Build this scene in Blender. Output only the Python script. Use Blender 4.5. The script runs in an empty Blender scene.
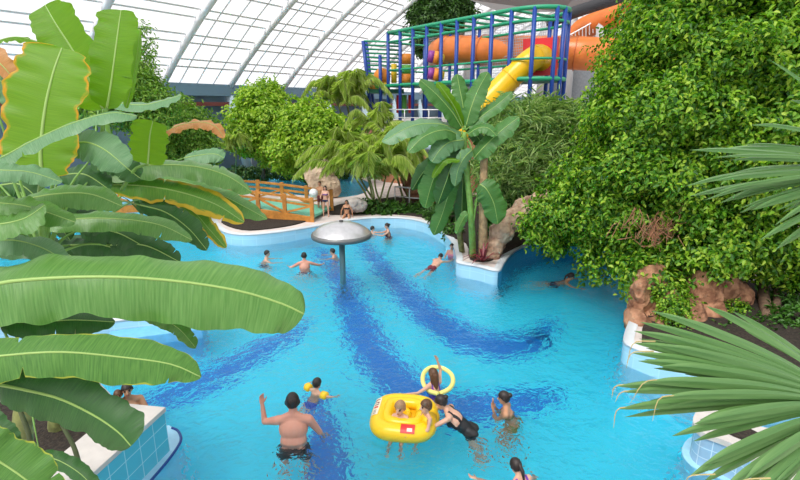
import bpy, bmesh, math, random
import numpy as np
from mathutils import Vector as V, Matrix
from mathutils.geometry import tessellate_polygon
random.seed(7); rng = np.random.default_rng(7)
S = bpy.context.scene; COL = S.collection; PI = math.pi
F = 500.0; TH = math.radians(15); CAMZ = 5.0
CT, ST = math.cos(TH), math.sin(TH)

# ------------------------------------------------------------------ placing
def ray(px, py):
    u, v = px - 400, 240 - py
    return V((u, F*CT + v*ST, v*CT - F*ST))
def onz(px, py, z=0.0):
    d = ray(px, py); t = (z - CAMZ)/d.z
    return V((d.x*t, d.y*t, z))
def aty(px, py, Y):
    d = ray(px, py); t = Y/d.y
    return V((d.x*t, Y, CAMZ + d.z*t))
DEPTH = 1.2
def onfloor(px, py):
    p = onz(px, py, 0); d = ray(px, py).normalized()
    h = math.hypot(d.x, d.y); s2 = h/1.33; c2 = math.sqrt(1 - s2*s2)
    k = DEPTH*s2/c2
    return V((p.x + d.x/h*k, p.y + d.y/h*k, -DEPTH))
def m_px(Y): return Y*1.04/F

# ------------------------------------------------------------------ materials
MATS = {}
def nodes(m):
    m.use_nodes = True; nt = m.node_tree
    return nt, nt.nodes, nt.links
def mat(name, col, rough=.5, metal=0., noise=0., nscale=8., bump=0., spec=.5, col2=None):
    if name in MATS: return MATS[name]
    m = bpy.data.materials.new(name); nt, N, L = nodes(m)
    b = N['Principled BSDF']; b.inputs['Roughness'].default_value = rough
    b.inputs['Metallic'].default_value = metal; b.inputs['Specular IOR Level'].default_value = spec
    b.inputs['Base Color'].default_value = (*col, 1)
    if noise or col2:
        tc = N.new('ShaderNodeTexCoord'); nz = N.new('ShaderNodeTexNoise'); nz.inputs['Scale'].default_value = nscale
        nz.inputs['Detail'].default_value = 5
        L.new(tc.outputs['Object'], nz.inputs['Vector'])
        r = N.new('ShaderNodeValToRGB'); L.new(nz.outputs['Fac'], r.inputs['Fac'])
        a = [max(0, c*(1 - noise)) for c in col]; e = col2 or [min(1, c*(1 + noise)) for c in col]
        r.color_ramp.elements[0].position = .35; r.color_ramp.elements[1].position = .65
        r.color_ramp.elements[0].color = (*a, 1); r.color_ramp.elements[1].color = (*e, 1)
        L.new(r.outputs['Color'], b.inputs['Base Color'])
        if bump:
            bp = N.new('ShaderNodeBump'); bp.inputs['Strength'].default_value = bump; bp.inputs['Distance'].default_value = .05
            L.new(nz.outputs['Fac'], bp.inputs['Height']); L.new(bp.outputs['Normal'], b.inputs['Normal'])
    MATS[name] = m; return m

def foliage(name, cols, trans=.35, rough=.45):
    """leaves: colour varies from leaf to leaf (random per island), thin and translucent"""
    m = bpy.data.materials.new(name); nt, N, L = nodes(m)
    b = N['Principled BSDF']; b.inputs['Roughness'].default_value = rough
    g = N.new('ShaderNodeNewGeometry'); r = N.new('ShaderNodeValToRGB')
    L.new(g.outputs['Random Per Island'], r.inputs['Fac'])
    while len(r.color_ramp.elements) < len(cols): r.color_ramp.elements.new(.5)
    for i, c in enumerate(cols):
        r.color_ramp.elements[i].position = i/(len(cols) - 1); r.color_ramp.elements[i].color = (*c, 1)
    L.new(r.outputs['Color'], b.inputs['Base Color'])
    t = N.new('ShaderNodeBsdfTranslucent'); mx = N.new('ShaderNodeMixShader'); mx.inputs[0].default_value = trans
    br = N.new('ShaderNodeMixRGB'); br.blend_type = 'MULTIPLY'; br.inputs[0].default_value = 1
    br.inputs[2].default_value = (1.0, 1.15, .5, 1)
    L.new(r.outputs['Color'], br.inputs[1]); L.new(br.outputs[0], t.inputs['Color'])
    L.new(b.outputs[0], mx.inputs[1]); L.new(t.outputs[0], mx.inputs[2])
    L.new(mx.outputs[0], N['Material Output'].inputs['Surface'])
    return m

def blade(name, base, light, edge=None, edge_at=.8, trans=.3, tcol=None, veins=190, rough=.4, spots=0.):
    """a banana leaf: side veins across the blade, paler midrib zone, optional dry margin"""
    m = bpy.data.materials.new(name); nt, N, L = nodes(m)
    b = N['Principled BSDF']; b.inputs['Roughness'].default_value = rough
    uv = N.new('ShaderNodeUVMap'); sp = N.new('ShaderNodeSeparateXYZ'); L.new(uv.outputs[0], sp.inputs[0])
    def math_(op, a, c=None, k=None):
        n = N.new('ShaderNodeMath'); n.operation = op
        for i, x in enumerate((a, c, k)):
            if x is None: continue
            if isinstance(x, (int, float)): n.inputs[i].default_value = x
            else: L.new(x, n.inputs[i])
        return n.outputs[0]
    u = math_('ABSOLUTE', math_('SUBTRACT', math_('MULTIPLY', sp.outputs[0], 2.), 1.))
    cmb = N.new('ShaderNodeCombineXYZ')
    L.new(math_('MULTIPLY', sp.outputs[0], 2.5), cmb.inputs[0])
    L.new(math_('MULTIPLY', math_('SUBTRACT', sp.outputs[1], math_('MULTIPLY', u, .015)), float(veins)), cmb.inputs[1])
    nz = N.new('ShaderNodeTexNoise'); nz.inputs['Scale'].default_value = 1.; nz.inputs['Detail'].default_value = 4
    L.new(cmb.outputs[0], nz.inputs['Vector'])
    r = N.new('ShaderNodeValToRGB'); r.color_ramp.elements[0].position = .25; r.color_ramp.elements[1].position = .8
    r.color_ramp.elements[0].color = (*base, 1); r.color_ramp.elements[1].color = (*light, 1)
    L.new(nz.outputs['Fac'], r.inputs['Fac']); colr = r.outputs['Color']
    if edge:
        n2 = N.new('ShaderNodeTexNoise'); n2.inputs['Scale'].default_value = 14; L.new(uv.outputs[0], n2.inputs['Vector'])
        e = math_('ADD', u, math_('MULTIPLY', math_('SUBTRACT', n2.outputs['Fac'], .5), .35))
        if spots: e = math_('ADD', e, math_('MULTIPLY', sp.outputs[1], spots))
        r2 = N.new('ShaderNodeValToRGB'); r2.color_ramp.elements[0].position = edge_at; r2.color_ramp.elements[1].position = min(1, edge_at + .1)
        r2.color_ramp.elements[0].color = (0, 0, 0, 1); r2.color_ramp.elements[1].color = (1, 1, 1, 1)
        L.new(e, r2.inputs['Fac'])
        mc = N.new('ShaderNodeMixRGB'); L.new(r2.outputs['Color'], mc.inputs[0]); L.new(colr, mc.inputs[1])
        mc.inputs[2].default_value = (*edge, 1); colr = mc.outputs[0]
    L.new(colr, b.inputs['Base Color'])
    bp = N.new('ShaderNodeBump'); bp.inputs['Strength'].default_value = .35; bp.inputs['Distance'].default_value = .01
    L.new(nz.outputs['Fac'], bp.inputs['Height']); L.new(bp.outputs[0], b.inputs['Normal'])
    t = N.new('ShaderNodeBsdfTranslucent'); mx = N.new('ShaderNodeMixShader'); mx.inputs[0].default_value = trans
    br = N.new('ShaderNodeMixRGB'); br.blend_type = 'MULTIPLY'; br.inputs[0].default_value = 1; br.inputs[2].default_value = (*(tcol or (1.2, 1.3, .5)), 1)
    L.new(colr, br.inputs[1]); L.new(br.outputs[0], t.inputs['Color'])
    L.new(b.outputs[0], mx.inputs[1]); L.new(t.outputs[0], mx.inputs[2])
    L.new(mx.outputs[0], N['Material Output'].inputs['Surface'])
    return m

def tiles(name, col, grout, sx=.6, sz=.3, rough=.25, mortar=.012):
    """wall tiles following the object's UV (metres)"""
    m = bpy.data.materials.new(name); nt, N, L = nodes(m)
    b = N['Principled BSDF']; b.inputs['Roughness'].default_value = rough
    uv = N.new('ShaderNodeUVMap'); br = N.new('ShaderNodeTexBrick'); L.new(uv.outputs[0], br.inputs['Vector'])
    br.offset = 0; br.inputs['Scale'].default_value = 1; br.inputs['Brick Width'].default_value = sx; br.inputs['Row Height'].default_value = sz
    br.inputs['Mortar Size'].default_value = mortar
    br.inputs['Color1'].default_value = (*col, 1); br.inputs['Color2'].default_value = (*[c*.93 for c in col], 1); br.inputs['Mortar'].default_value = (*grout, 1)
    L.new(br.outputs['Color'], b.inputs['Base Color'])
    return m

# ------------------------------------------------------------------ objects
def tag(o, label, cat=None, group=None, kind=None):
    o['label'] = label
    if cat: o['category'] = cat
    if group: o['group'] = group
    if kind: o['kind'] = kind
    return o
def empty(name, loc=(0, 0, 0), rz=0.):
    o = bpy.data.objects.new(name, None); COL.objects.link(o); o.location = loc; o.rotation_euler = (0, 0, rz); o.empty_display_size = .2
    return o
def mesh_obj(name, verts, faces, m, parent=None, smooth=False, uvs=None):
    me = bpy.data.meshes.new(name)
    me.from_pydata([tuple(v) for v in verts], [], [tuple(f) for f in faces])
    if uvs is not None:
        lay = me.uv_layers.new(name='UVMap'); idx = np.empty(len(me.loops), dtype=np.int32); me.loops.foreach_get('vertex_index', idx)
        lay.data.foreach_set('uv', np.asarray(uvs, dtype=np.float32)[idx].ravel())
    if smooth: me.polygons.foreach_set('use_smooth', [True]*len(me.polygons))
    o = bpy.data.objects.new(name, me); COL.objects.link(o)
    for x in (m if isinstance(m, (list, tuple)) else [m]): me.materials.append(x)
    if parent:
        o.parent = parent; o.matrix_parent_inverse = parent_world(parent).inverted()
    return o
def parent_world(p):
    w = p.matrix_basis.copy() if p.parent is None else parent_world(p.parent) @ p.matrix_parent_inverse @ p.matrix_basis
    return w
class MB:
    """collects boxes, bars, tubes; build() links them as one mesh"""
    def __init__(s): s.v = []; s.f = []
    def add(s, v, f):
        n = len(s.v); s.v += [V(x) for x in v]; s.f += [[i + n for i in q] for q in f]; return s
    def box(s, a, b):
        x0, y0, z0 = a; x1, y1, z1 = b
        return s.add([(x0,y0,z0),(x1,y0,z0),(x1,y1,z0),(x0,y1,z0),(x0,y0,z1),(x1,y0,z1),(x1,y1,z1),(x0,y1,z1)],
                     [(0,3,2,1),(4,5,6,7),(0,1,5,4),(1,2,6,5),(2,3,7,6),(3,0,4,7)])
    def bar(s, a, b, w, h=None, up=(0, 0, 1)):
        a, b = V(a), V(b); h = h or w; t = (b - a).normalized(); up = V(up)
        c = t.cross(up)
        if c.length < 1e-3: c = t.cross(V((0, 1, 0)))
        c.normalize(); u = c.cross(t)
        r = []
        for p in (a, b):
            r += [p - c*w/2 - u*h/2, p + c*w/2 - u*h/2, p + c*w/2 + u*h/2, p - c*w/2 + u*h/2]
        return s.add(r, [(0,1,2,3),(7,6,5,4),(0,4,5,1),(1,5,6,2),(2,6,7,3),(3,7,4,0)])
    def tube(s, pts, r, n=8, cap=True):
        pts = [V(p) for p in pts]; k = len(pts); rr = r if isinstance(r, (list, tuple)) else [r]*k
        v = []; f = []; ref = None
        for i, p in enumerate(pts):
            t = (pts[min(i + 1, k - 1)] - pts[max(i - 1, 0)]).normalized()
            if ref is None:
                ref = t.cross(V((0, 0, 1)))
                if ref.length < 1e-2: ref = t.cross(V((1, 0, 0)))
            a = (ref - t*ref.dot(t)).normalized(); ref = a; b = t.cross(a)
            for j in range(n):
                th = 2*PI*j/n; v.append(p + (a*math.cos(th) + b*math.sin(th))*rr[i])
        for i in range(k - 1):
            for j in range(n):
                f.append((i*n + j, i*n + (j + 1) % n, (i + 1)*n + (j + 1) % n, (i + 1)*n + j))
        if cap: f += [tuple(range(n))[::-1], tuple(range((k - 1)*n, k*n))]
        return s.add(v, f)
    def lathe(s, prof, c=(0, 0, 0), n=32):
        v = []; f = []; k = len(prof)
        for r, z in prof:
            for j in range(n):
                th = 2*PI*j/n; v.append((c[0] + r*math.cos(th), c[1] + r*math.sin(th), c[2] + z))
        for i in range(k - 1):
            for j in range(n):
                f.append((i*n + j, i*n + (j + 1) % n, (i + 1)*n + (j + 1) % n, (i + 1)*n + j))
        return s.add(v, f)
    def ell(s, c, r, M=None, n=12, k=8):
        v = []; f = []; c = V(c)
        for i in range(k + 1):
            ph = PI*i/k
            for j in range(n):
                th = 2*PI*j/n
                q = V((r[0]*math.sin(ph)*math.cos(th), r[1]*math.sin(ph)*math.sin(th), -r[2]*math.cos(ph)))
                v.append(c + (M @ q if M else q))
        for i in range(k):
            for j in range(n):
                f.append((i*n + j, i*n + (j + 1) % n, (i + 1)*n + (j + 1) % n, (i + 1)*n + j))
        return s.add(v, f)
    def cone(s, a, ra, b, rb, n=12):
        a, b = V(a), V(b); t = b - a
        if t.length < 1e-5: t = V((0, 0, 1e-4))
        t.normalize(); pts = []; rr = []
        for q in (1., .87, .5, 0.): pts.append(a - t*ra*q); rr.append(max(ra*math.sqrt(max(0, 1 - q*q)), ra*.04))
        for q in (0., .5, .87, 1.): pts.append(b + t*rb*q); rr.append(max(rb*math.sqrt(max(0, 1 - q*q)), rb*.04))
        return s.tube(pts, rr, n)
    def build(s, name, m, parent=None, smooth=False, bevel=0.):
        o = mesh_obj(name, s.v, s.f, m, parent, smooth)
        if bevel:
            b = o.modifiers.new('b', 'BEVEL'); b.width = bevel; b.segments = 2; b.limit_method = 'ANGLE'
        return o
def spline(pts, n):
    """Catmull-Rom through the points"""
    P = [V(p) for p in pts]; P = [P[0]*2 - P[1]] + P + [P[-1]*2 - P[-2]]; k = len(P) - 3; out = []
    for i in range(n):
        x = i/(n - 1)*k; j = min(int(x), k - 1); t = x - j; a, b, c, d = P[j:j + 4]
        out.append(.5*((2*b) + (c - a)*t + (2*a - 5*b + 4*c - d)*t*t + (3*b - a - 3*c + d)*t**3))
    return out
def prism(poly, z0, z1, holes=()):
    """flat slab from a polygon of xy points"""
    m = MB(); loops = [[V((p[0], p[1], 0)) for p in poly]] + [[V((p[0], p[1], 0)) for p in h] for h in holes]
    flat = [p for l in loops for p in l]; n = len(flat)
    tri = tessellate_polygon(loops); v = [(p.x, p.y, z1) for p in flat] + [(p.x, p.y, z0) for p in flat]; f = []
    for a, b, c in tri:
        nz = (flat[b] - flat[a]).cross(flat[c] - flat[a]).z
        if nz < 0: a, c = c, a
        f.append((a, b, c)); f.append((c + n, b + n, a + n))
    k = 0
    for l in loops:
        q = len(l)
        for i in range(q): f.append((k + i, k + (i + 1) % q, n + k + (i + 1) % q, n + k + i))
        k += q
    return m.add(v, f)

# ================================================================== LIGHT, CAMERA
cam = bpy.data.cameras.new('camera'); co = bpy.data.objects.new('camera', cam); COL.objects.link(co)
co.location = (0, 0, CAMZ); co.rotation_euler = (PI/2 - TH, 0, 0)
cam.sensor_width = 36; cam.lens = F/800*36; cam.clip_start = .05; cam.clip_end = 600; S.camera = co
w = bpy.data.worlds.new('sky'); S.world = w; w.use_nodes = True
WN, WL = w.node_tree.nodes, w.node_tree.links
bg = WN['Background']; bg.inputs['Strength'].default_value = 1.22
wtc = WN.new('ShaderNodeTexCoord'); wnz = WN.new('ShaderNodeTexNoise'); wnz.inputs['Scale'].default_value = 2.5
wr = WN.new('ShaderNodeValToRGB'); WL.new(wtc.outputs['Generated'], wnz.inputs['Vector']); WL.new(wnz.outputs['Fac'], wr.inputs['Fac'])
wr.color_ramp.elements[0].position = .3; wr.color_ramp.elements[0].color = (.86, .9, 1, 1)
wr.color_ramp.elements[1].position = .7; wr.color_ramp.elements[1].color = (1, 1, 1, 1)
WL.new(wr.outputs['Color'], bg.inputs['Color'])
sl = bpy.data.lights.new('sun', 'SUN'); sl.energy = 8.5; sl.angle = math.radians(25); sl.color = (1, .97, .9)
so = bpy.data.objects.new('sun', sl); COL.objects.link(so); so.rotation_euler = (math.radians(28), math.radians(-22), 0); so.location = (-10, -5, 30)
S.view_settings.view_transform = 'Standard'; S.view_settings.look = 'None'; S.view_settings.exposure = 0.22; S.view_settings.gamma = 1
S.cycles.max_bounces = 10; S.cycles.diffuse_bounces = 4; S.cycles.transmission_bounces = 8; S.cycles.transparent_max_bounces = 16
S.cycles.sample_clamp_indirect = 8

# ================================================================== POOL AND DECK
RIM = .42
pool_px = [(120,640),(155,480),(176,447),(183,436),(176,420),(160,414),(120,414),(60,412),(-60,405),(-90,352),(60,345),(140,336),(200,331),(204,326),(190,318),(120,312),(20,300),
 (-120,262),(-150,212),(-40,202),(80,200),(160,203),(205,211),(211,224),(216,236),(228,244),(250,246),(280,243),(310,238),(340,232),(365,228.5),(390,227.5),(412,229.5),(430,235),(444,245),(452,256),(456,270),(457,276),
 (476,280),(497,285),(503,277),(510,267),(522,259),(540,254),(565,252),(600,256),(628,265),(642,280),(640,300),(628,335),(622,352),(622,362),(636,370),(665,381),(710,394),(800,408),(960,440),(1300,520),(1500,640)]
pool_poly = [onz(x, y, 0) for x, y in pool_px]
# the near edge lies under the camera, in front of the first visible row
A = onz(164, 408, .75); B = onz(80, 484, .75); dirw = (B - A).normalized(); nrmw = V((-dirw.y, dirw.x, 0)); nrmw = nrmw if nrmw.x < 0 else -nrmw
# at lower left the pool's edge runs inside the tiled wall end
A0 = V((A.x, A.y, 0)); pool_poly[:8] = [A0 + dirw*3.1 + nrmw*.28, A0 + dirw*.22 + nrmw*.26, A0 + dirw*.22 + nrmw*.36, onz(100, 402, 0), onz(50, 402, 0)]
pool_poly[-1] = V((9, 4.2, 0)); pool_poly[-2] = V((9, 6.5, 0))
def refine(poly, n=3):
    out = []; k = len(poly)
    for i in range(k):
        a, b, c, d = poly[i - 1], poly[i], poly[(i + 1) % k], poly[(i + 2) % k]
        for j in range(n):
            t = j/n
            q = .5*((2*b) + (c - a)*t + (2*a - 5*b + 4*c - d)*t*t + (3*b - a - 3*c + d)*t**3)
            l = b.lerp(c, t); sharp = (c - b).length > 3
            out.append(l if sharp else q)
    return out
keep = pool_poly; pool = refine(pool_poly, 3)
pond_px = [(150,215),(200,199),(330,206),(420,204),(450,196),(440,180),(340,176),(244,177),(180,181)]
pond = refine([onz(x, y, 0) for x, y in [(120,195),(235,198),(330,205),(365,200),(370,190),(350,179),(300,176.5),(240,177),(180,179)]], 3)

def uvwall(name, line, z0, z1, m, parent=None, closed=True):
    v = []; f = []; uv = []; k = len(line); d = 0.; n = k + 1 if closed else k
    for i in range(n):
        p = line[i % k]
        if i: d += (V(p).xy - V(line[(i - 1) % k]).xy).length
        v += [(p[0], p[1], z0), (p[0], p[1], z1)]; uv += [(d, z0), (d, z1)]
    for i in range(n - 1): f.append((2*i, 2*i + 2, 2*i + 3, 2*i + 1))
    return mesh_obj(name, v, f, m, parent, True, uv)
def offset(poly, d):
    """outline pushed outwards by d"""
    area = sum(poly[i - 1].x*poly[i].y - poly[i].x*poly[i - 1].y for i in range(len(poly)))
    sg = 1 if area > 0 else -1; out = []
    for i in range(len(poly)):
        t = (poly[(i + 1) % len(poly)] - poly[i - 1]); t.z = 0; t.normalize()
        out.append(poly[i] + V((t.y, -t.x, 0))*d*sg)
    return out
deckm = mat('pale_deck', (.66, .58, .55), .7, noise=.1, nscale=2)
outer = [(-60, -6), (75, -6), (75, 120), (-60, 120)]
deck = prism(outer, -.3, RIM, [[(p.x, p.y) for p in offset(pool, .04)], [(p.x, p.y) for p in offset(pond, .04)]]).build('floor', deckm)
tag(deck, 'pale pinkish stone deck around the turquoise pool', 'floor', kind='structure')
poolwall = tiles('pool_wall_tiles', (.42, .72, .90), (.48, .76, .92), .5, .25)
pb = uvwall('pool_basin', pool, -DEPTH, RIM, poolwall); tag(pb, 'light blue tiled wall around the big pool', 'pool wall', kind='structure')
cop = offset(pool, .20); cm = MB(); k = len(pool); v = []; f = []
for i in range(k):
    a, b = pool[i], cop[i]
    v += [(a.x, a.y, RIM - .04), (a.x, a.y, RIM + .03), (b.x, b.y, RIM + .03)]
for i in range(k):
    j = (i + 1) % k; f += [(3*i, 3*j, 3*j + 1, 3*i + 1), (3*i + 1, 3*j + 1, 3*j + 2, 3*i + 2)]
copm = mat('coping_white', (.62, .66, .70), .45, noise=.06, nscale=3)
cob = mesh_obj('coping', v, f, copm, pb, True)
# pool floor
fm = bpy.data.materials.new('pool_floor'); nt, N, L = nodes(fm); b = N['Principled BSDF']; b.inputs['Roughness'].default_value = .5
tc = N.new('ShaderNodeTexCoord'); br = N.new('ShaderNodeTexBrick'); br.offset = 0; br.inputs['Scale'].default_value = 1
br.inputs['Brick Width'].default_value = .25; br.inputs['Row Height'].default_value = .25; br.inputs['Mortar Size'].default_value = .006
br.inputs['Color1'].default_value = (.026, .69, .94, 1); br.inputs['Color2'].default_value = (.032, .72, .95, 1); br.inputs['Mortar'].default_value = (.05, .70, .94, 1)
L.new(tc.outputs['Object'], br.inputs['Vector']); L.new(br.outputs['Color'], b.inputs['Base Color'])
pf = prism([(p.x, p.y) for p in offset(pool, .05)], -DEPTH - .1, -DEPTH).build('pool_floor', fm)
tag(pf, 'turquoise tiled floor of the big pool under water', 'pool floor', kind='structure')
bandm = mat('deep_blue_tile', (.001, .20, .68), .4, noise=.2, nscale=20)
def band(pts):
    """a wandering band of deep blue tiles laid in the pool floor; (px, py, width m)"""
    c = spline([(*onfloor(x, y).xy, w_) for x, y, w_ in pts], 60); v = []; f = []
    for i, p in enumerate(c):
        a, b = c[max(i - 1, 0)], c[min(i + 1, 59)]; t = V((b.x - a.x, b.y - a.y)).normalized(); n = V((-t.y, t.x))
        w1 = p.z/2 + .07*math.sin(i*1.9) + .05*random.uniform(-1, 1); w2 = p.z/2 + .06*math.sin(i*1.3 + 2) + .05*random.uniform(-1, 1)
        v += [(p.x + n.x*w1, p.y + n.y*w1, -DEPTH + .006), (p.x - n.x*w2, p.y - n.y*w2, -DEPTH + .006)]
    for i in range(59): f.append((2*i, 2*i + 1, 2*i + 3, 2*i + 2))
    mesh_obj('blue_band', v, f, bandm, pf)
band([(318,248,.5),(336,268,.7),(352,305,.85),(366,338,.9),(384,366,1.0),(415,392,1.0),(455,406,.9),(510,402,.65),(560,392,.3)])
band([(362,243,.5),(388,272,.75),(418,304,.95),(455,332,1.15),(492,344,1.2),(520,344,1.0),(545,334,.5)])
band([(535,340,.5),(545,330,.4),(551,318,.25)])
band([(140,408,.35),(165,398,.6),(205,380,.75),(245,358,.75),(285,336,.55),(310,320,.2)])
band([(312,396,.35),(320,420,.5),(326,450,.6),(330,480,.65),(332,540,.6)])
# water
wm = bpy.data.materials.new('pool_water'); nt, N, L = nodes(wm)
b = N['Principled BSDF']; b.inputs['Transmission Weight'].default_value = 1; b.inputs['IOR'].default_value = 1.33; b.inputs['Roughness'].default_value = .0
b.inputs['Base Color'].default_value = (.93, .99, 1, 1)
tc = N.new('ShaderNodeTexCoord'); n1 = N.new('ShaderNodeTexNoise'); n1.inputs['Scale'].default_value = 1.6; n1.inputs['Detail'].default_value = 3; n1.inputs['Distortion'].default_value = .8
n2 = N.new('ShaderNodeTexNoise'); n2.inputs['Scale'].default_value = 7.; n2.inputs['Detail'].default_value = 2; n2.inputs['Distortion'].default_value = 1.0
ad = N.new('ShaderNodeMath'); ad.operation = 'MULTIPLY_ADD'; ad.inputs[1].default_value = .38
L.new(tc.outputs['Object'], n1.inputs['Vector']); L.new(tc.outputs['Object'], n2.inputs['Vector'])
L.new(n2.outputs['Fac'], ad.inputs[0]); L.new(n1.outputs['Fac'], ad.inputs[2])
bp = N.new('ShaderNodeBump'); bp.inputs['Strength'].default_value = .7; bp.inputs['Distance'].default_value = .25
L.new(ad.outputs[0], bp.inputs['Height']); L.new(bp.outputs[0], b.inputs['Normal'])
def sheet(poly, z):
    loops = [[V((p.x, p.y, 0)) for p in poly]]; t = []
    for a, b_, c in tessellate_polygon(loops):
        if (loops[0][b_] - loops[0][a]).cross(loops[0][c] - loops[0][a]).z < 0: a, c = c, a
        t.append((a, b_, c))
    return [(p.x, p.y, z) for p in poly], t
wv, wf = sheet(offset(pool, .02), 0)
wo = mesh_obj('pool_water', wv, wf, wm); tag(wo, 'clear rippling turquoise water filling the big pool', 'water', kind='stuff')
pw = uvwall('pond_basin', pond, -.9, RIM, poolwall); tag(pw, 'light blue wall around the far pool beyond the footbridge', 'pool wall', kind='structure')
pfl = prism([(p.x, p.y) for p in offset(pond, .05)], -1., -.9).build('pond_floor', fm); tag(pfl, 'blue floor of the far pool beyond the footbridge', 'pool floor', kind='structure')
wv, wf = sheet(offset(pond, .02), 0.05); wo2 = mesh_obj('pond_water', wv, wf, wm); tag(wo2, 'blue water of the far pool beyond the footbridge', 'water', kind='stuff')

# tiled wall end with its ledge at lower left
def slab(name, px, z, z0, m, label, cat, par=None, zpx=None):
    o = prism([tuple(onz(x, y, z).xy) for x, y in px], z0, z).build(name, m, par, bevel=.02 if par is None else 0)
    if par is None: tag(o, label, cat, kind='structure')
    return o
ledge_px = [(150,482),(184,440),(186,434),(180,428),(160,428),(100,480),(90,520),(130,520)]
slab('underwater_ledge', [(148,484),(166,463),(177,448),(181,439),(178,431),(168,426),(150,430),(80,500),(90,520)], .03, -DEPTH, mat('ledge_blue', (.36, .66, .85), .4, noise=.05), 'pale blue ledge under water at the foot of the tiled wall end', 'ledge')
lw = MB(); 
poly = [A, A + dirw*3.2, A + dirw*3.2 + nrmw*.55, A + nrmw*.62 + dirw*.02]
wl = uvwall('pool_ledge', poly, -DEPTH, .71, tiles('aqua_tile', (.10, .50, .66), (.40, .70, .80), .28, .25, mortar=.007))
tag(wl, 'aqua tiled low wall jutting into the pool at lower left', 'low wall', kind='structure')
prism([(p.x, p.y) for p in offset(poly, .03)], .70, .77).build('wall_cap', mat('cap_white', (.60, .56, .53), .5, noise=.05), wl, bevel=.015)
# dark line of tiles along the ledge
q = [onz(x, y, .03) for x, y in [(148,484),(166,463),(177,448),(181,439),(178,431),(172,428)]]
MB().tube(spline(q, 20), .022, 6).build('dark_edge', mat('navy_tile', (.01, .05, .25), .4), wl)
# wide steps going down into the pool at the left
stepm = mat('step_blue', (.16, .48, .78), .4, noise=.06)
st = empty('pool_steps', onz(170, 335, 0)); tag(st, 'wide blue steps going down into the pool at left', 'steps', kind='structure')
for i, z in enumerate((.22, -.02, -.3)):
    a, b_ = onz(110, 331 + i*9, z), onz(203 + i*1, 319 + i*9, z)
    t = (b_ - a).normalized(); n = V((t.y, -t.x, 0)); n = n if n.y < 0 else -n
    prism([tuple(p.xy) for p in (a, b_, b_ + n*.55, a + n*.55)][::1], -DEPTH, z).build('step', stepm, st, bevel=.02)
# round-ended planter standing in the water at right
ped = [onz(x, y, .55) for x, y in [(800,436),(757,428),(732,417),(712,409),(700,412),(695,422),(702,432),(720,439),(738,447),(790,480),(900,520),(930,470)]]
ped = refine(ped, 3)
pdw = uvwall('round_planter', ped, -DEPTH, .5, tiles('planter_tile', (.34, .52, .70), (.60, .74, .84), .16, .16, mortar=.006))
tag(pdw, 'rounded blue tiled planter wall under the fan palm leaf', 'planter', kind='structure')
prism([(p.x, p.y) for p in offset(ped, .03)], .49, .57).build('planter_cap', MATS['cap_white'], pdw)
prism([(p.x, p.y) for p in offset(ped, -.5)], .5, .60).build('planter_soil', mat('soil', (.028, .020, .014), .95, noise=.5, nscale=20, bump=.6), pdw)
skirt = offset(ped, .10)
prism([(p.x, p.y) for p in skirt], -DEPTH, .02).build('planter_foot', MATS['ledge_blue'], pdw)

# soil beds
soil = MATS['soil']
def bed(px, z, name, label, z0=None):
    o = prism([tuple(p.xy) for p in refine([onz(x, y, z) for x, y in px], 3)], z0 if z0 is not None else RIM - .1, z).build(name, soil)
    return tag(o, label, 'soil', kind='structure')
bed([(222,219),(230,226),(250,229.5),(280,226.5),(300,222.5),(312,217),(300,212),(250,211)], RIM + .05, 'soil_bed', 'dark soil bed under the wooden footbridge')
bed([(440,228),(466,242),(470,258),(490,260),(510,250),(540,240),(600,245),(650,262),(700,262),(760,240),(700,200),(600,180),(500,190),(450,200)], RIM + .05, 'soil_bed', 'dark soil bed under the middle banana plant and tree')
bed([(642,342),(700,352),(760,366),(900,400),(1000,340),(900,280),(760,280),(700,290),(660,300)], RIM + .05, 'soil_bed', 'dark soil bed under the big tree on the right bank')
bed([(330,214),(380,213),(425,217),(440,226),(450,214),(440,200),(400,196),(340,204)], RIM + .04, 'soil_bed', 'planting bed of the feathery palm behind the pool edge')
ia = A + nrmw*.5 + dirw*.3; ib = A + dirw*3.2 + nrmw*.5; bk = onz(-150, 402, .5)
o = prism([tuple(ia.xy), tuple(ib.xy), (-2.6, 2), (-9, 2), (-9, 7.2), tuple(bk.xy), tuple(onz(60, 404, .6).xy)], -DEPTH, .6).build('soil_bed', soil); tag(o, 'dark soil bed under the big banana leaves at left', 'soil', kind='structure')

# deeper blue tiling round the cove under the fig, with a bench under water
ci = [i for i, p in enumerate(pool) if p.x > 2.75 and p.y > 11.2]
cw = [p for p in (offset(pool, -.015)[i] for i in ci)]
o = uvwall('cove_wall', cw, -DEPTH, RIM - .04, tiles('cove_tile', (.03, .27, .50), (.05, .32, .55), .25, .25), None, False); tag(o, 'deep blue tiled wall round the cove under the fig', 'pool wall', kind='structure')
# ================================================================== THE GLASS VAULT
PH = math.radians(34); AX = V((math.sin(PH), math.cos(PH), 0)); RT = V((math.cos(PH), -math.sin(PH), 0))
LW = 30.; HALF = 30.; ALP = math.radians(42); RAD = HALF/math.sin(ALP); EAVE = CAMZ + 1.28
def vault(t, s):
    z = math.sqrt(max(0, RAD**2 - (HALF - s)**2)) - RAD*math.cos(ALP)
    p = AX*t - RT*LW + RT*s; return V((p.x, p.y, EAVE + z))
def arc_s(i, n):   # equal steps along the arch
    a = -ALP + 2*ALP*i/n; return HALF + RAD*math.sin(a)
gm = bpy.data.materials.new('roof_panel'); nt, N, L = nodes(gm)
tr = N.new('ShaderNodeBsdfTransparent'); tr.inputs['Color'].default_value = (.64, .64, .65, 1); tl = N.new('ShaderNodeBsdfTranslucent'); tl.inputs['Color'].default_value = (.42, .42, .43, 1)
mx = N.new('ShaderNodeMixShader'); mx.inputs[0].default_value = .45
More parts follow.
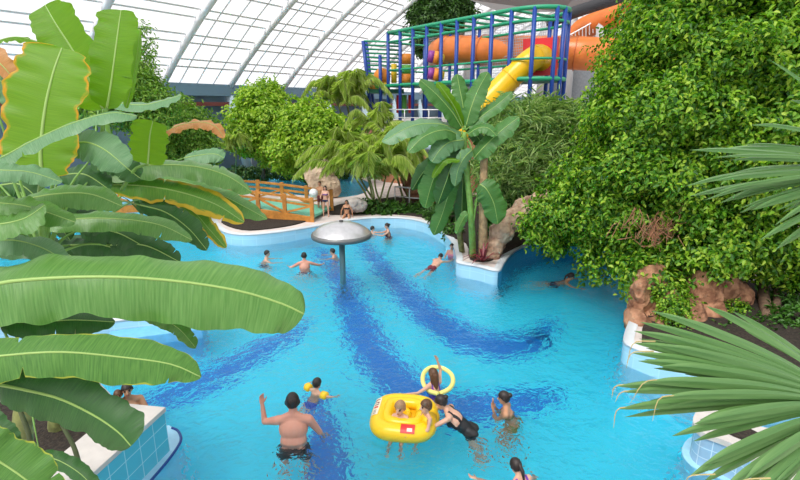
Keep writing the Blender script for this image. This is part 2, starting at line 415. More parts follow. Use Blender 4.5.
L.new(tr.outputs[0], mx.inputs[1]); L.new(tl.outputs[0], mx.inputs[2]); L.new(mx.outputs[0], N['Material Output'].inputs['Surface'])
T0, T1, NA = -24., 104., 24
v = []; f = []
for j in range(2):
    for i in range(NA + 1): v.append(vault((T0, T1)[j], arc_s(i, NA)))
for i in range(NA): f.append((i, i + 1, NA + 2 + i, NA + 1 + i))
roof = mesh_obj('ceiling', v, f, gm, None, True); tag(roof, 'white translucent vaulted roof over the whole water park', 'roof', kind='structure')
steel = mat('roof_steel', (.74, .74, .75), .5, .0)
thin = mat('mullion_steel', (.72, .72, .73), .5, .0)
t = 23.2 - 4.9*9
ribs = []
while t < T1:
    if t > T0:
        ribs.append(t)
        MB().tube([vault(t, arc_s(i, NA)) - V((0, 0, .25)) for i in range(NA + 1)], .19, 8).build('rib', steel, roof, True)
    t += 4.9
for i in range(1, 18):
    m = MB()
    for d in (-.16, .16):
        a, b = vault(T0, arc_s(i + d, 34)), vault(T1, arc_s(i + d, 34)); m.tube([a, b], .075, 5)
    m.build('purlin', thin, roof)
t = T0
k = 0
for rt in ribs:
    if not (14 < rt < 100): continue
    for q in (.25, .5, .75):
        for e in (-.09, .09):
            pass
        m = MB()
        for e in (0,): m.tube([vault(rt + 4.9*q + e, arc_s(i, NA)) for i in range(NA//2 + 3)], .05, 4)
        m.build('mullion', thin, roof)
# wind bracing near the far end
m = MB()
for i in range(1, 12, 2):
    a = vault(ribs[-9], arc_s(i, 28)) - V((0, 0, .4)); b = vault(ribs[-8], arc_s(i + 1, 28)) - V((0, 0, .4)); c = vault(ribs[-9], arc_s(i + 2, 28)) - V((0, 0, .4))
    m.tube([a, b], .07, 5); m.tube([b, c], .07, 5)
m.build('bracing', thin, roof)
# left wall under the eaves, columns and end wall
wallm = mat('wall_slate', (.12, .19, .25), .6, noise=.15, nscale=.4)
a0, a1 = AX*T0 - RT*(LW + .3), AX*T1 - RT*(LW + .3)
wb = MB(); wb.bar(V((a0.x, a0.y, EAVE/2 - .1)), V((a1.x, a1.y, EAVE/2 - .1)), .3, EAVE + .1)
wl_ = wb.build('wall_left', wallm); tag(wl_, 'slate blue wall under the eaves of the glass roof', 'wall', kind='structure')
MB().bar(V((a0.x, a0.y, EAVE - .25)) + RT*.5, V((a1.x, a1.y, EAVE - .25)) + RT*.5, .5, .75).build('eaves_beam', mat('eaves_blue', (.16, .27, .36), .5), wl_)
MB().bar(V((a0.x, a0.y, EAVE - 1.15)) + RT*.6, V((a1.x, a1.y, EAVE - 1.15)) + RT*.6, .25, .25).build('rail_pipe', mat('oxide_red', (.20, .05, .04), .5), wl_)
colm = mat('column_blue', (.45, .58, .66), .5)
for rt in ribs:
    if 20 < rt < 90:
        p = vault(rt, 0)
        o = MB().tube([p + RT*1.6 - V((0, 0, EAVE - RIM)), p + V((0, 0, -.1))], .32, 10).build('column', colm, wl_, True)
e0, e1 = vault(T1, 0), vault(T1, 60)
v = [V((e0.x, e0.y, 0)), V((e1.x, e1.y, 0))] + [vault(T1, arc_s(i, NA)) for i in range(NA, -1, -1)]
o = mesh_obj('wall_back', v, [list(range(len(v)))], wallm); tag(o, 'distant end wall of the water park hall', 'wall', kind='structure')
r0, r1 = AX*T0 + RT*30.3, AX*T1 + RT*30.3
o = MB().bar(V((r0.x, r0.y, 3)), V((r1.x, r1.y, 3)), .3, 6.6).build('wall_right', wallm); tag(o, 'wall along the right side of the hall', 'wall', kind='structure')

# ================================================================== GALLERY WITH THE PLAYGROUND
GZ = 3.8
terra = mat('terracotta_plaster', (.42, .19, .10), .8, noise=.2, nscale=1.5)
gal = prism([(-1.2, 31), (3, 28), (7, 23.5), (16, 21), (40, 18), (40, 60), (4, 60), (-3.2, 44)], GZ - .35, GZ).build('floor_gallery', mat('gallery_slab', (.42, .40, .38), .7, noise=.1))
tag(gal, 'grey upper gallery floor carrying the playground', 'floor', kind='structure')
o = MB()
for a, b in (((-1.0, 31.3), (3.1, 28.3)), ((3.1, 28.3), (7.1, 23.8)), ((7.1, 23.8), (16, 21.3)), ((-1.0, 31.3), (-3, 44))):
    o.bar((*a, 1.9), (*b, 1.9), .25, 3.1)
o = o.build('wall_gallery', terra); tag(o, 'terracotta wall below the playground gallery', 'wall', kind='structure')
railm = mat('rail_white', (.75, .75, .76), .35, .2)
def railing(pts, label, h=1.0):
    r = empty('railing', pts[0]); tag(r, label, 'railing')
    pts = [V(p) for p in pts]
    MB().tube([p + V((0, 0, h)) for p in pts], .035, 6).build('top_rail', railm, r, True)
    MB().tube([p + V((0, 0, h*.55)) for p in pts], .025, 6).build('middle_rail', railm, r, True)
    for a, b in zip(pts, pts[1:]):
        n = max(2, int((b - a).length/1.3))
        for i in range(n + 1):
            if i == n and b is not pts[-1]: continue
            q = a.lerp(b, i/n); MB().tube([q, q + V((0, 0, h))], .03, 6).build('post', railm, r, True)
railing([(-1.1, 31.1, GZ), (3, 28.2, GZ)], 'white metal railing on gallery edge behind the feathery palm')
railing([(3.4, 27.8, GZ), (7.0, 23.7, GZ), (12, 22.3, GZ)], 'white metal railing on gallery edge below the yellow slide')

blue = mat('post_blue', (.008, .055, .32), .4); green = mat('pipe_green', (.02, .34, .17), .4)
yellow = mat('slide_yellow', (.90, .52, .01), .3); red = mat('panel_red', (.75, .03, .04), .4)
orange = mat('slide_orange', (.80, .22, .05), .35, noise=.08, nscale=2); nat = mat('net_grey', (.45, .46, .52), .7)
purple = mat('purple_pad', (.30, .05, .30), .5); lime = mat('lime_pad', (.12, .45, .08), .5); orpad = mat('orange_pad', (.80, .27, .03), .5); yelpad = mat('yellow_pad', (.88, .60, .03), .5)
TOP = 9.35; MID = 6.25
pg = empty('playground', (1, 28, GZ)); tag(pg, 'tall playground frame of blue posts and green pipes on the gallery', 'playground frame')
fa = aty(388, 33, 33.0); fb = aty(512, 10, 25.4); fa.z = fb.z = TOP
dv = (fb - fa).normalized(); nb = V((-dv.y, dv.x, 0)); nb = nb if nb.y > 0 else -nb    # towards the back
WD = 3.0
def loop(z, grow=0.):
    pts = [fa.lerp(fb, i/8) for i in range(9)]
    c = fb + nb*WD/2
    for i in range(1, 10):
        a = PI*i/10; pts.append(c - nb*WD/2*math.cos(a) + dv*WD*.62*math.sin(a))
    pts += [fb.lerp(fa, i/8) + nb*WD for i in range(9)]
    return [V((p.x, p.y, z)) for p in pts]
for z, r in ((TOP, .10), (TOP - .55, .07), (MID, .10), (MID + .9, .055)):
    MB().tube(loop(z) + [loop(z)[0]], r, 8).build('ring_pipe', green, pg, True)
lp = loop(0)
for i in (0, 1, 2, 3, 4, 5, 6, 7, 8, 10, 12, 13, 15, 18, 20, 22, 24, 26):
    p = lp[i]; MB().tube([V((p.x, p.y, GZ)), V((p.x, p.y, TOP + .03))], .105, 8).build('post', blue, pg, True)
for i in range(0, 9):
    a, b = lp[i], lp[26 - i]
    MB().tube([V((a.x, a.y, TOP)), V((b.x, b.y, TOP))], .07, 6).build('cross_pipe', green, pg, True)
MB().add([(p.x, p.y, MID - .12) for p in lp], [list(range(len(lp)))]).build('platform', mat('platform_green', (.02, .16, .10), .6), pg)
# nets on the back: real strands
m = MB()
bl = loop(0)[18:27]
for a, b in zip(bl, bl[1:]):
    for i in range(10):
        q = a.lerp(b, i/10); m.tube([V((q.x, q.y, MID)), V((q.x, q.y, TOP))], .012, 3, False)
for i in range(22):
    z = MID + (TOP - MID)*i/22; m.tube([V((p.x, p.y, z)) for p in bl], .012, 3, False)
m.build('net', nat, pg)
# lower part of the frame at its left end
la, lb = aty(365, 42, 33.5), aty(388, 42, 33.5); la.z = lb.z = 8.75
for p, q in ((aty(363, 41, 33.5), aty(371, 112, 33.5)), (aty(366, 41, 35.5), aty(374, 110, 35.5)), (aty(380, 55, 33.2), aty(381, 112, 33.2))):
    MB().tube([p, q], .11, 8).build('post', blue, pg, True)
for i in range(9):
    y = 41 + i*4.0; x0 = 364 + i*.4
    MB().tube([aty(x0, y, 33.5 + i*.12), aty(402, y + 1.5, 33.5 + i*.12)], .06, 6).build('rung', green, pg, True)
MB().box(aty(367, 93, 33.3), V(aty(404, 89, 33.3)) + V((0, 2.2, 0))).build('platform', MATS['platform_green'], pg)
MB().tube([aty(385, 86, 32.8), aty(416, 84, 32.0)], .10, 8).build('ring_pipe', green, pg, True)
for x, y0, y1, Y, mm in ((394,64,83,34,yelpad),(406,54,64,34,orpad),(406,65,74,34,lime),(406,74,84,34,orpad),(399,95,113,34,red),(404,95,113,34,lime),(411,95,113,34,red)):
    MB().tube([aty(x, y0, Y), aty(x, y1, Y)], .32 if mm is not yelpad and y0 < 90 else .18, 12).build('padded_roller', mm, pg, True)
# cone bumpers with stripes
for x, y in ((433, 56), (433, 73)):
    a, b = aty(428, y, 29.6), aty(444, y + 3, 29.6)
    MB().tube([a, a.lerp(b, .35)], [.30, .34], 14).build('bumper', purple, pg, True)
    MB().tube([a.lerp(b, .35), a.lerp(b, .7)], [.34, .36], 14).build('bumper', orpad, pg, True)
    MB().tube([a.lerp(b, .7), b], [.36, .2], 14).build('bumper', yelpad, pg, True)
# ball on the left platform
p = aty(382, 77, 33.9); o = MB().ell(p, (.55, .55, .55), None, 20, 14).build('ball', orpad, None, True); tag(o, 'big orange ball on the left end of the climbing frame', 'ball')
for x, y, mm, nm in ((374, 86, orpad, 'orange'), (377, 84, lime, 'green'), (384, 86, yelpad, 'yellow')):
    p = aty(x, y, 33.7)
    o = MB().lathe([(.34, -.28), (.30, .0), (.12, .38), (.02, .45)], p, 14).build('soft_cone', mm, None, True); tag(o, '%s soft play cone below the big orange ball' % nm, 'soft toy', 'soft cones on the playground')
# yellow tube slide and its red panel
a, b, c, d = aty(523, 39, 26.6), aty(558, 36, 25.9), aty(556, 73, 25.9), aty(523, 76, 26.6)
b.z = a.z; c.z = d.z
pm = MB(); th = V((.1, .12, 0)); pm.add([a, b, c, d, a + th, b + th, c + th, d + th], [(0,1,2,3),(7,6,5,4),(0,4,5,1),(1,5,6,2),(2,6,7,3),(3,7,4,0)]); pm.build('mouth_panel', red, pg)
sl_ = empty('tube_slide', aty(480, 120, 22.5)); tag(sl_, 'yellow tube slide coming down from the red panel', 'slide')
tp = spline([aty(542, 62, 26.6), aty(541, 57, 26.0), aty(534, 58, 25.6), aty(518, 71, 25.5), aty(501, 88, 25.5), aty(482, 107, 25.3), aty(465, 125, 25), aty(455, 140, 24.8)], 40)
MB().tube(tp, .56, 20).build('tube', yellow, sl_, True)
for i in (10, 19, 28):
    MB().tube([tp[i], tp[i].lerp(tp[i + 1], .3)], .59, 20).build('flange', yellow, sl_, True)
# orange water slide behind
og = empty('water_slide', aty(500, 120, 30)); tag(og, 'orange closed water slide running behind the climbing frame', 'slide')
tp = spline([aty(434, 58, 35.5), aty(440, 52, 34.2), aty(455, 50, 33), aty(490, 51, 31), aty(530, 52, 29.5), aty(570, 53, 28.5), aty(590, 54, 28.2), aty(625, 56, 28.0)], 60)
MB().tube(tp, [.65 + .2*min(1, i/12) for i in range(60)], 22).build('tube', orange, og, True)
for i in (14, 24, 34, 44, 54):
    MB().tube([tp[i], tp[i].lerp(tp[i + 1], .25)], .92, 22).build('flange', mat('flange_orange', (.55, .14, .04), .4), og, True)
MB().tube([aty(505, 63, 30.4), aty(505, 118, 30.4)], .15, 8).build('support', mat('support_grey', (.4, .41, .43), .5), og, True)
og2 = empty('water_slide', aty(600, 100, 31)); tag(og2, 'upper orange open slide rising behind the big tree at top', 'slide')
tp = spline([aty(576, 36, 31.5), aty(585, 28, 31), aty(600, 22, 30), aty(625, 12, 29), aty(660, 0, 28)], 30)
MB().tube(tp, .62, 18).build('trough', orange, og2, True)
for x, y in ((601, 22), (612, 18)):
    MB().tube([aty(x, y, 29.6), aty(x, 112, 29.6)], .28, 8).build('support', mat('support_pale', (.55, .56, .57), .5), og2, True)
m = MB()
for i in range(9): m.tube([aty(572 + i*3.5, 45 - i*2, 29.8), aty(572 + i*3.5, 33 - i*2, 29.8)], .03, 4)
m.tube([aty(570, 35, 29.8), aty(604, 16, 29.8)], .04, 5); m.build('guard', railm, og2)
# dark canopy, pipe and columns above the slides
cg = MATS['support_grey']
can = empty('slide_tower', aty(560, 112, 33)); tag(can, 'grey slide tower with dark canopy and thick black pipe at top', 'tower')
MB().add([aty(500, 12, 34), aty(560, 12, 33), aty(640, 8, 30), aty(640, -60, 30), aty(500, -40, 34), aty(470, 0, 35)] , [(0,1,2,3,4,5)]).build('canopy', mat('canopy_grey', (.20, .19, .19), .7), can)
cmod = can.children[0].modifiers.new('s', 'SOLIDIFY'); cmod.thickness = .5
MB().tube([aty(548, 22, 27.6), aty(575, 12, 27.8), aty(612, 0, 28), aty(640, -10, 28)], .3, 12).build('pipe', mat('pipe_black', (.03, .03, .035), .5), can, True)
for x, Y in ((471, 35), (486, 34.5), (548, 33), (571, 33)):
    p = aty(x, 20, Y); MB().tube([V((p.x, p.y, GZ)), V((p.x, p.y, 10.2))], .4, 10).build('column', MATS['support_pale'], can, True)
p0, p1 = aty(548, 36, 33.5), aty(610, 110, 33.5); MB().box((p0.x, 33.5, GZ), (p1.x + 1, 33.8, p0.z)).build('screen', mat('screen_grey', (.30, .33, .36), .7, noise=.1), can)
# teal pool edge glimpsed at the foot of the slides
o = MB().bar(aty(572, 112, 22.5), aty(606, 113, 22.2), .5, .35).build('flume_edge', mat('flume_teal', (.02, .50, .45), .4)); tag(o, 'teal flume edge glimpsed above the bamboo bush', 'flume')
# pale blue open flume behind the middle banana plant
fl = MB(); c = spline([aty(372, 146, 27.5), aty(395, 148, 26.2), aty(430, 150, 25.2), aty(460, 152, 24.6)], 24); v = []; f = []
for i, p in enumerate(c):
    for j in range(9):
        a = PI + PI*j/8; v.append(p + V((0, .8*math.cos(a), .55*math.sin(a)+.3)))
for i in range(23):
    for j in range(8): f.append((i*9 + j, i*9 + j + 1, i*9 + j + 10, i*9 + j + 9))
flo = mesh_obj('flume', v, f, mat('flume_pale', (.50, .66, .80), .35), None, True); so_ = flo.modifiers.new('s', 'SOLIDIFY'); so_.thickness = .06
tag(flo, 'pale blue open flume behind the middle banana plant', 'flume')

# ================================================================== FOOTBRIDGE
wood = mat('honey_wood', (.52, .21, .035), .5, noise=.2, nscale=6)
bgm = mat('bridge_green', (.16, .50, .36), .6, noise=.08)
bridge = empty('footbridge', onz(210, 222, RIM)); tag(bridge, 'honey coloured wooden footbridge with green deck and crossed railings', 'bridge')
nA, nB = V((-12.9, 22.2, 0)), V((-3.58, 19.95, 0)); bd = (nB - nA); bl_ = bd.length; bd.normalize(); bn = V((-bd.y, bd.x, 0)); BW = 2.2
def bpt(t, s, z): 
    q = nA + bd*bl_*t + bn*s; arch = .32*math.sin(PI*min(1, max(0, t)))
    return V((q.x, q.y, RIM + .1 + arch + z))
v = []; f = []
for i in range(25):
    for s, z in ((.1, .12), (BW - .1, .12), (BW - .1, .02), (.1, .02)): v.append(bpt(i/24, s, z))
for i in range(24):
    for j in range(4): f.append((4*i + j, 4*i + (j + 1) % 4, 4*i + 4 + (j + 1) % 4, 4*i + 4 + j))
f += [(3, 2, 1, 0), (96, 97, 98, 99)]
mesh_obj('deck', v, f, bgm, bridge)
NP = 9
for s in (0., BW):
    m = MB()
    for i in range(24): m.bar(bpt(i/24, s, -.06), bpt((i + 1.02)/24, s, -.06), .14, .32)
    m.build('beam', wood, bridge)
    m = MB()
    for i in range(24): m.bar(bpt(i/24, s, .80), bpt((i + 1.02)/24, s, .80), .12, .09)
    m.build('handrail', wood, bridge)
    m = MB()
    for i in range(24): m.bar(bpt(i/24, s, .56), bpt((i + 1.02)/24, s, .56), .05, .09)
    m.build('lower_rail', wood, bridge)
    for i in range(NP): 
        t = i/(NP - 1); MB().bar(bpt(t, s, -.2), bpt(t, s, .90), .15, .15).build('post', wood, bridge)
    for i in range(NP - 1):
        a, b = i/(NP - 1), (i + 1)/(NP - 1)
        z0, z1 = (.12, .56) if i % 2 else (.56, .12)
        MB().bar(bpt(a, s, z0), bpt(b, s, z1), .07, .08).build('brace', wood, bridge)
MB().box(V(bpt(.42, -.15, -.75)), V(bpt(.42, -.15, -.2)) + V((.8, .35, 0))).build('pier', wood, bridge)

# ================================================================== MUSHROOM FOUNTAIN
mb = onz(343, 281, 0); mu = empty('mushroom_fountain', V((mb.x, mb.y, -DEPTH))); tag(mu, 'grey mushroom fountain on a thin pole standing in the pool', 'fountain')
MB().tube([V((mb.x, mb.y, -DEPTH)), V((mb.x, mb.y, 1.5))], .085, 14).build('pole', mat('pole_steel', (.12, .22, .24), .35, .4), mu, True)
capm = mat('cap_pearl', (.66, .65, .66), .32, .8, noise=.06)
MB().lathe([(.0, 1.80), (.12, 1.795), (.35, 1.755), (.58, 1.675), (.74, 1.57), (.82, 1.48)], (mb.x, mb.y, 0), 48).build('cap', capm, mu, True)
MB().lathe([(.82, 1.48), (.86, 1.46), (.875, 1.41), (.865, 1.35), (.83, 1.33), (.5, 1.36), (.08, 1.40)], (mb.x, mb.y, 0), 48).build('cap_rim', mat('rim_grey', (.16, .165, .165), .4, .3), mu, True)
MB().lathe([(.06, 1.78), (.06, 1.84), (.0, 1.84)], (mb.x, mb.y, 0), 12).build('nozzle', mat('nozzle_dark', (.05, .05, .05), .4), mu, True)
# ================================================================== PLANTS
def leaf_mesh(name, base, direc, nrm, ln, wd, m, parent, fold=.25, curl=.25, pts=6):
    """many small leaves, each its own folded blade, in one mesh (arrays: n x 3)"""
    n = len(base)
    direc = direc/np.linalg.norm(direc, axis=1, keepdims=True)
    c = np.cross(direc, nrm); c /= np.linalg.norm(c, axis=1, keepdims=True) + 1e-9
    nn = np.cross(c, direc); L_ = ln[:, None]; W_ = wd[:, None]
    V0 = base; V1 = base + direc*L_*.35 + c*W_*.5 + nn*W_*fold; V2 = base + direc*L_*.75 + c*W_*.36 + nn*(W_*fold - L_*curl*.4)
    V3 = base + direc*L_ - nn*L_*curl; V4 = base + direc*L_*.75 - c*W_*.36 + nn*(W_*fold - L_*curl*.4); V5 = base + direc*L_*.35 - c*W_*.5 + nn*W_*fold
    verts = np.stack([V0, V1, V2, V3, V4, V5], 1).reshape(-1, 3).astype(np.float32)
    i = np.arange(n)[:, None]*6
    loops = np.concatenate([i, i + 1, i + 2, i + 3, i, i + 3, i + 4, i + 5], 1).ravel().astype(np.int32)
    me = bpy.data.meshes.new(name); me.vertices.add(n*6); me.vertices.foreach_set('co', verts.ravel())
    me.loops.add(n*8); me.loops.foreach_set('vertex_index', loops)
    me.polygons.add(n*2); me.polygons.foreach_set('loop_start', np.arange(n*2, dtype=np.int32)*4)
    me.update(calc_edges=True); me.validate()
    o = bpy.data.objects.new(name, me); COL.objects.link(o); me.materials.append(m)
    if parent: o.parent = parent; o.matrix_parent_inverse = parent_world(parent).inverted()
    return o
from mathutils import noise as mnoise
def crown(blobs, dens, k, ln, wd, droop=.5, inner=.55, spread=.16, jit=.6, bumpy=.45, lump=1.7):
    """sprigs of k leaves over and inside ellipsoids (centre, radii); returns arrays"""
    B, D, NN, LN, WD = [], [], [], [], []
    for c, r in blobs:
        r = np.array(r if hasattr(r, '__len__') else (r, r, r*.85)); c = np.array(c)
        n = max(8, int(dens*4*PI*np.mean(r)**2))
        d = rng.normal(size=(n, 3)); d /= np.linalg.norm(d, axis=1, keepdims=True)
        rad = inner + (1.03 - inner)*rng.random(n)**.45
        nv = np.array([mnoise.noise(V(tuple(q*lump*np.array([1, 1, 1.5])))) for q in (c + d*r)])
        rad = rad*(1 + bumpy*nv)
        p = c + d*r*rad[:, None]
        tw = d*.55 + np.array([0, 0, -droop]) + rng.normal(size=(n, 3))*.35
        tw /= np.linalg.norm(tw, axis=1, keepdims=True)
        for j in range(k):
            q = p + tw*(spread*j/max(1, k - 1)) + rng.normal(size=(n, 3))*spread*.12
            s = np.cross(tw, d + .01); s /= np.linalg.norm(s, axis=1, keepdims=True) + 1e-9
            dd = tw*.7 + s*(1 if j % 2 else -1)*.8 + rng.normal(size=(n, 3))*jit*.4
            nn = d*.6 + np.array([0, 0, .8]) + rng.normal(size=(n, 3))*jit*.6
            B.append(q); D.append(dd); NN.append(nn)
            LN.append(ln*(.7 + .6*rng.random(n))); WD.append(wd*(.7 + .6*rng.random(n)))
    return np.concatenate(B), np.concatenate(D), np.concatenate(NN), np.concatenate(LN), np.concatenate(WD)
bark = mat('bark', (.16, .10, .065), .85, noise=.35, nscale=9, bump=.5)
def limb(name, pts, r0, r1, m, parent, n=16, seg=8):
    c = spline(pts, n); return MB().tube(c, [r0 + (r1 - r0)*i/(n - 1) for i in range(n)], seg).build(name, m, parent, True)
def blob(px, py, Y, r): return (aty(px, py, Y), r)

fig = foliage('fig_leaves', [(.025,.11,.008), (.08,.24,.012), (.16,.37,.018), (.28,.50,.03), (.46,.62,.06)], .4)
# ---- the big weeping fig over the right bank
T = empty('weeping_fig', aty(700, 300, 11.5)); tag(T, 'huge weeping fig tree overhanging the cove on the right bank', 'tree')
bl = [blob(*a) for a in [
 (668,25,13.5,1.0),(695,10,13,1.4),(740,10,13,1.7),(795,10,12.5,1.8),(646,72,13,1.05),(690,60,12.3,1.4),(750,70,12,1.5),(810,70,12,1.5),
 (616,108,13.3,.68),(655,115,12.3,1.15),(705,115,11.8,1.3),(765,125,11.5,1.3),(820,130,11.5,1.3),(614,145,13.2,.7),(640,155,12.4,1.0),(690,165,11.7,1.1),(750,175,11.3,1.15),(805,185,11.3,1.1),
 (590,172,13.6,.68),(562,205,13.6,.72),(545,222,13.8,.5),(600,190,12.8,.9),(630,205,12.2,.8),(588,222,13.0,.62),(625,228,12.4,.7),(690,205,11.8,.75),(730,225,11.3,1.0),(790,235,11.2,1.0),
 (660,252,11.9,.62),(700,242,11.4,.65),(740,245,11.2,.6),(780,252,11.2,.55),(640,246,12.2,.55),(606,245,12.6,.40),(592,262,12.7,.22),(590,278,12.6,.13),(668,280,10.9,.36),(648,272,11.0,.32),(636,268,11.4,.25),(672,300,10.8,.2),
 (672,15,14.5,1.0),(700,90,14.5,2.4),(760,60,15,2.5),(720,170,13.5,1.6),(790,150,13.5,1.8),(555,235,13.6,.3),(563,250,13.6,.16)]]
leaf_mesh('foliage', *crown(bl, 46, 8, .125, .07, droop=.6, spread=.38, bumpy=.95, inner=.5, lump=1.0), fig, T)
for px, py, Y in ((690,300,11.6),(712,302,11.9),(664,300,12.2)):
    limb('trunk', [onz(px, py + 10, RIM - .05), aty(px - 6, 262, Y), aty(px + 4, 215, Y + .4), aty(px + 20, 150, Y + .8), aty(px + 30, 60, Y + 1)], .26, .1, bark, T)
limb('trunk', [onz(768, 318, RIM), aty(763, 285, 11.6), aty(770, 240, 11.9), aty(760, 150, 12.6)], .14, .08, bark, T)
limb('trunk', [onz(775, 316, RIM), aty(778, 285, 11.5), aty(775, 240, 11.7), aty(790, 160, 12.5)], .09, .06, bark, T)
for pts in ([(690,215,12),(650,225,12),(610,215,12.6),(570,215,13.4)],[(700,180,12.4),(650,160,12.8),(615,120,13.3)],[(712,120,12.6),(760,80,12.6),(800,40,12.6)],[(700,120,12.6),(670,70,13),(650,20,13.6)]):
    limb('branch', [aty(*p) for p in pts], .09, .03, bark, T)
# dry hanging rootlets among the leaves
dry = mat('dry_root', (.36, .17, .09), .8, noise=.3, nscale=10)
m = MB()
for i in range(90):
    x, y = random.gauss(652, 14), random.gauss(222, 7); Y = 11.15 + random.uniform(-.15, .15)
    p = aty(x, y, Y); m.tube([p, p + V((random.uniform(-.12, .12), random.uniform(-.05, .05), random.uniform(-.25, -.05))), p + V((random.uniform(-.25, .25), 0, random.uniform(-.45, -.15)))], .008, 4)
m.build('dry_roots', dry, T)
# ---- foreground-side undergrowth below the fig
low = foliage('low_leaves', [(.02,.08,.008), (.05,.16,.015), (.10,.26,.03)], .3)
def bush(name, label, cat, blobs, m, dens, k, ln, wd, base, stem=True, group=None, **kw):
    t = empty(name, base); tag(t, label, cat, group)
    leaf_mesh('foliage', *crown(blobs, dens, k, ln, wd, **kw), m, t)
    if stem:
        c = sum((V(b[0]) for b in blobs), V())/len(blobs)
        limb('trunk', [V(base), V(base).lerp(c, .5) + V((.05, 0, 0)), c], .12, .05, bark, t)
        for b in blobs[::3]: limb('branch', [V(base).lerp(c, .6), V(base).lerp(V(b[0]), .8) + V((0, 0, .1)), V(b[0])], .05, .02, bark, t, 8, 6)
    return t
bush('shrub', 'low leafy shrub on the soil at the right edge below the fig', 'shrub', [blob(785,325,10.2,.45), blob(760,335,10,.35), blob(800,345,9.6,.4)], low, 70, 6, .12, .06, onz(785, 345, RIM), False)
bush('creeper', 'green creeper hanging over the rocks of the right bank', 'creeper', [blob(672,295,10.3,.28), blob(680,312,9.9,.24), blob(668,310,10.0,.18), blob(728,312,10.7,.2), blob(738,305,10.8,.22)], fig, 120, 6, .07, .045, onz(690, 330, RIM), False)
# ---- bright fig trees behind the far pool
fig2 = foliage('bright_fig_leaves', [(.14,.30,.015), (.26,.46,.03), (.40,.60,.05), (.55,.70,.09)], .4)
bush('fig_tree', 'bright green round fig tree left of the pair behind the far pool', 'tree', [blob(*a) for a in [(262,105,31,1.3),(250,122,31,1.2),(275,118,30.5,1.3),(262,138,30.5,1.1),(282,140,30,1.2),(248,140,31.2,.9),(270,92,31.3,.7),(272,152,30.5,.7)]], fig2, 26, 6, .22, .13, onz(263, 178, RIM), spread=.4)
bush('fig_tree', 'wide bright green fig tree right of the pair behind the far pool', 'tree', [blob(*a) for a in [(310,118,29.5,1.2),(295,128,29.5,1.1),(322,132,29,1.3),(300,148,29,1.4),(325,150,28.6,1.2),(340,138,29,1.0),(312,164,28.6,.8),(290,160,29.2,.8),(352,130,29.3,.5)]], fig2, 26, 6, .22, .13, onz(305, 182, RIM), spread=.4)
dk = foliage('dark_leaves', [(.02,.07,.012), (.05,.14,.02), (.10,.22,.04)], .25)
bush('hedge', 'low dark hedge along the far bank of the far pool', 'hedge', [blob(x, 172 + (i % 2), 34 + .1*i, .45) for i, x in enumerate(range(236, 345, 9))], dk, 40, 5, .16, .09, onz(290, 176, RIM), False)
vine = foliage('vine_leaves', [(.08,.22,.025), (.18,.36,.04), (.32,.50,.07)], .35)
bush('climbing_tree', 'feathery green tree behind the banana leaves at upper left', 'tree', [blob(*a) for a in [(141,28,20,.2),(144,42,20,.22),(143,57,20,.28),(138,72,19.6,.45),(145,84,19.5,.6),(152,98,19.3,.7),(130,95,19,.9),(120,75,19,.6),(110,100,18.6,1),(150,112,19,.8)]], vine, 45, 6, .15, .06, onz(140, 195, RIM), spread=.35)
bush('climbing_tree', 'bushy green tree above the footbridge behind the dry orange leaf', 'tree', [blob(*a) for a in [(180,108,23,.5),(190,118,22.6,.6),(178,135,22,1.0),(195,148,22,.9),(165,150,21.6,1),(205,128,22.8,.5),(185,160,22,.6)]], vine, 45, 6, .15, .07, onz(185, 195, RIM), spread=.35)
bush('roof_tree', 'dark tree reaching the roof behind the climbing frame', 'tree', [blob(*a) for a in [(440,8,40,1.8),(425,14,40,1.0),(455,15,40,1.2),(440,24,40,1.8),(450,-5,40,1.5),(428,0,40,1),(432,40,40,1.2)]], dk, 34, 6, .26, .12, aty(440, 115, 40), spread=.5)
# ---- bamboo-like bush behind the middle banana plant
bam = foliage('willow_leaves', [(.10,.23,.06), (.22,.37,.10), (.36,.51,.18), (.52,.64,.28)], .35)
bush('bamboo_bush', 'fine leaved bamboo bush between the middle banana plant and big fig', 'bush', [blob(*a) for a in [(508,118,19.5,.55),(535,122,19.3,.7),(562,126,19.2,.7),(588,132,19.5,.6),(515,135,18.6,1.0),(545,140,18.4,1.1),(575,148,18.3,1.0),(520,165,17.8,1.0),(545,172,17.6,1.0),(565,175,17.8,.9),(510,185,17.3,.7),(530,195,17.2,.7),(550,130,20.5,1.0),(520,150,19.5,1.4),(560,160,19.5,1.5)]], bam, 34, 7, .36, .036, onz(535, 225, RIM), spread=.45, droop=.3, bumpy=.95, lump=1.3)
# ---- rocks
def rock(name, label, blobs, m, seed):
    r_ = random.Random(seed); mm = MB()
    for c, rad in blobs: mm.ell(c, rad, Matrix.Rotation(r_.uniform(0, 6), 3, 'Z') @ Matrix.Rotation(r_.uniform(-.5, .5), 3, 'X'), 14, 10)
    o = mm.build(name, m, None, True); tag(o, label, 'rock')
    rm = o.modifiers.new('r', 'REMESH'); rm.mode = 'VOXEL'; rm.voxel_size = .07
    tx = bpy.data.textures.new('rock_%d' % seed, 'VORONOI'); tx.noise_scale = .8
    d = o.modifiers.new('d', 'DISPLACE'); d.texture = tx; d.strength = .26; d.mid_level = .5; d.texture_coords = 'GLOBAL'
    t2 = bpy.data.textures.new('grain_%d' % seed, 'CLOUDS'); t2.noise_scale = .2
    d2 = o.modifiers.new('e', 'DISPLACE'); d2.texture = t2; d2.strength = .16; d2.texture_coords = 'GLOBAL'
    return o
rk = mat('sandstone', (.36, .20, .12), .9, noise=.35, nscale=3.5, bump=1., col2=(.62, .44, .31))
rk2 = mat('red_sandstone', (.27, .11, .055), .9, noise=.4, nscale=3.5, bump=1., col2=(.50, .26, .15))
